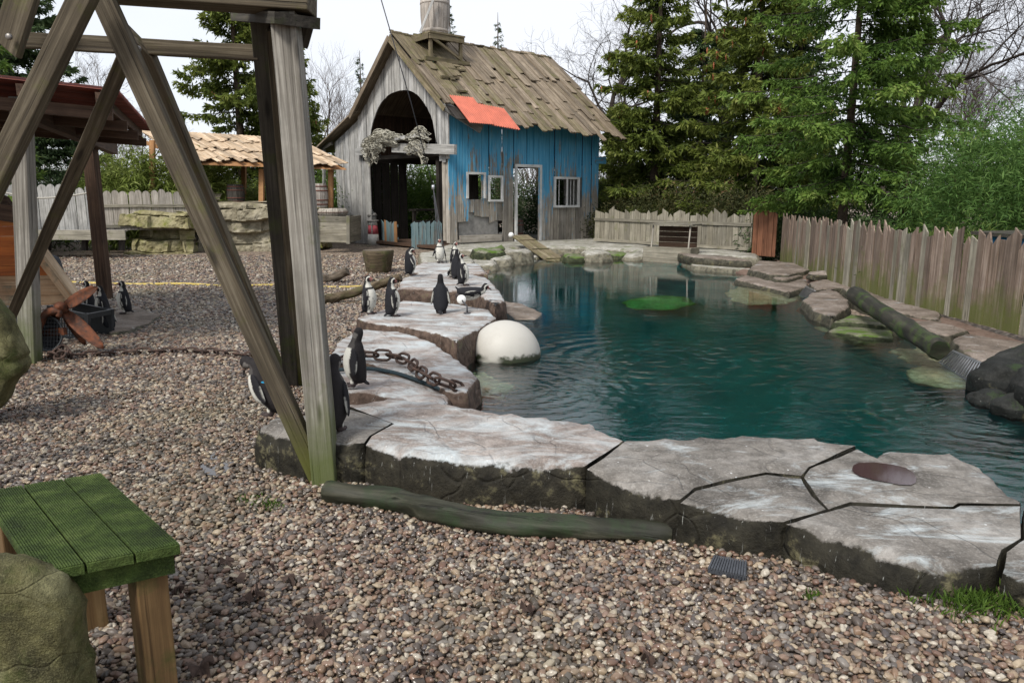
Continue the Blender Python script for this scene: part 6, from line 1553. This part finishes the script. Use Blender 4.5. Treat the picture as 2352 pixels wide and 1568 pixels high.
for i, (u_, v_, sx, sz, lb) in enumerate(((1.8, 9.2, 1.8, 2.6, 'bright green conifer shrub seen through the boathouse arch'), (4.2, 9.8, 1.8, 2.4, 'green conifer shrub seen through the left windows of the boathouse'), (6.6, 9.6, 1.8, 2.6, 'green shrub seen through the boathouse doorway'), (9.2, 9.5, 1.8, 2.6, 'green shrub seen through the barred window'), (8.6, 3.0, 1.5, 2.2, 'dark shrub standing behind the rear wall of the boathouse'))):
    p = H(u_, v_, 0); bush('shrub', p, (sx * 1.35, sx, sz * 1.2), 15000, 'fir' if i < 3 else 'darkfir', lb, (.20, .045), 80 + i, droop=.15, clumps=100)
# far wood edge: an undivided band of brush all round the back
def brush():
    g = np.random.default_rng(99); n_ = 26000; x = g.uniform(-75, 75, n_); y = 62 + g.uniform(0, 14, n_); hgt = 4.5 + 3.0 * np.array([noise.noise(Vector((a * .08, 3, 0))) for a in x]) + g.normal(0, .8, n_)
    z = g.uniform(0, 1, n_) ** .8 * hgt; P = np.stack([x, y, z], 1); D = g.normal(0, .45, (n_, 3)); D[:, 2] += .9
    V, F, A = blades(P, D, g.uniform(.8, 2.2, n_), g.uniform(.03, .10, n_), g.uniform(0, 1, n_))
    mk('far_wood', V, F, MT['farwood'], None, attrs={'var': A}, kind='stuff', label='distant brown and green wood behind everything', cat='wood')
MT['farwood'] = foliage('far_brush', [(0, (.05, .042, .034)), (.55, (.10, .082, .068)), (.8, (.055, .07, .035)), (1, (.12, .11, .085))], 0)
brush()
# grass tufts, dead leaves, bank plants
def tuft(px, py, r_, n_, hgt, label, seed, z=0.0):
    g = np.random.default_rng(seed); c = np.array(pg(px, py, .015)); P = c + np.stack([g.normal(0, r_, n_), g.normal(0, r_ * .7, n_), np.zeros(n_)], 1)
    D = g.normal(0, .45, (n_, 3)); D[:, 2] = 1; V, F, A = blades(P, D, hgt * g.uniform(.5, 1.3, n_), np.full(n_, .009), g.uniform(0, 1, n_), bend=.2)
    mk('grass_tuft', V, F, MT['grass'], None, attrs={'var': A}, label=label, cat='grass')
tuft(2215, 1385, .11, 420, .10, 'grass tuft at the foot of the rim slab beside the dark rock face', 1); tuft(2295, 1395, .09, 320, .10, 'grass tuft under the last rim slab', 2)
tuft(620, 1165, .05, 60, .06, 'small grass tuft left of the long wet log', 3); tuft(575, 1150, .06, 50, .05, 'thin grass wisp on the pebbles near the timber frame foot', 4)
tuft(1870, 1372, .03, 40, .05, 'tiny green sprig among pebbles by the front slab', 5)
for i in range(12): tuft(840 + i * 8, 566 + (i % 3) * 2, .25, 60, .10, 'low grass strip in front of the boathouse arch', 20 + i) if i == 0 else None
def dead_leaf(px, py, s, seed, z=.05):
    g = np.random.default_rng(seed); c = pg(px, py, z); n_ = 14; pts = []
    for k in range(n_):
        a = 6.283 * k / n_; rr = s * (.55 + .45 * abs(math.sin(a * 2.5))) * g.uniform(.8, 1.1); pts.append((c.x + rr * math.cos(a), c.y + rr * .8 * math.sin(a), c.z + .02 * g.normal() + .25 * rr * math.sin(a * 2)))
    pts.append((c.x, c.y, c.z + .012)); mk('dead_leaf', pts, [(k, (k + 1) % n_, n_) for k in range(n_)], MT['leafbrown'], None, group='dead leaves scattered on the pebbles', label='curled dark brown dead leaf lying on the pebbles', cat='leaf')
for i, (x, y, s) in enumerate(((545, 1330, .06), (662, 1328, .05), (560, 1375, .05), (590, 1362, .04), (720, 1425, .06), (745, 1450, .045), (460, 1535, .07), (1650, 1243, .05), (520, 1290, .05), (620, 1298, .04), (410, 1350, .035), (740, 1080, .05), (735, 1092, .045), (960, 1540, .04), (1210, 1400, .04), (1490, 1512, .04))): dead_leaf(x, y, s, i)

print('tris', sum(len(o.data.polygons) * (1 if o.name.startswith('x') else 2) for o in bpy.data.objects if o.type == 'MESH'))
pebbles()
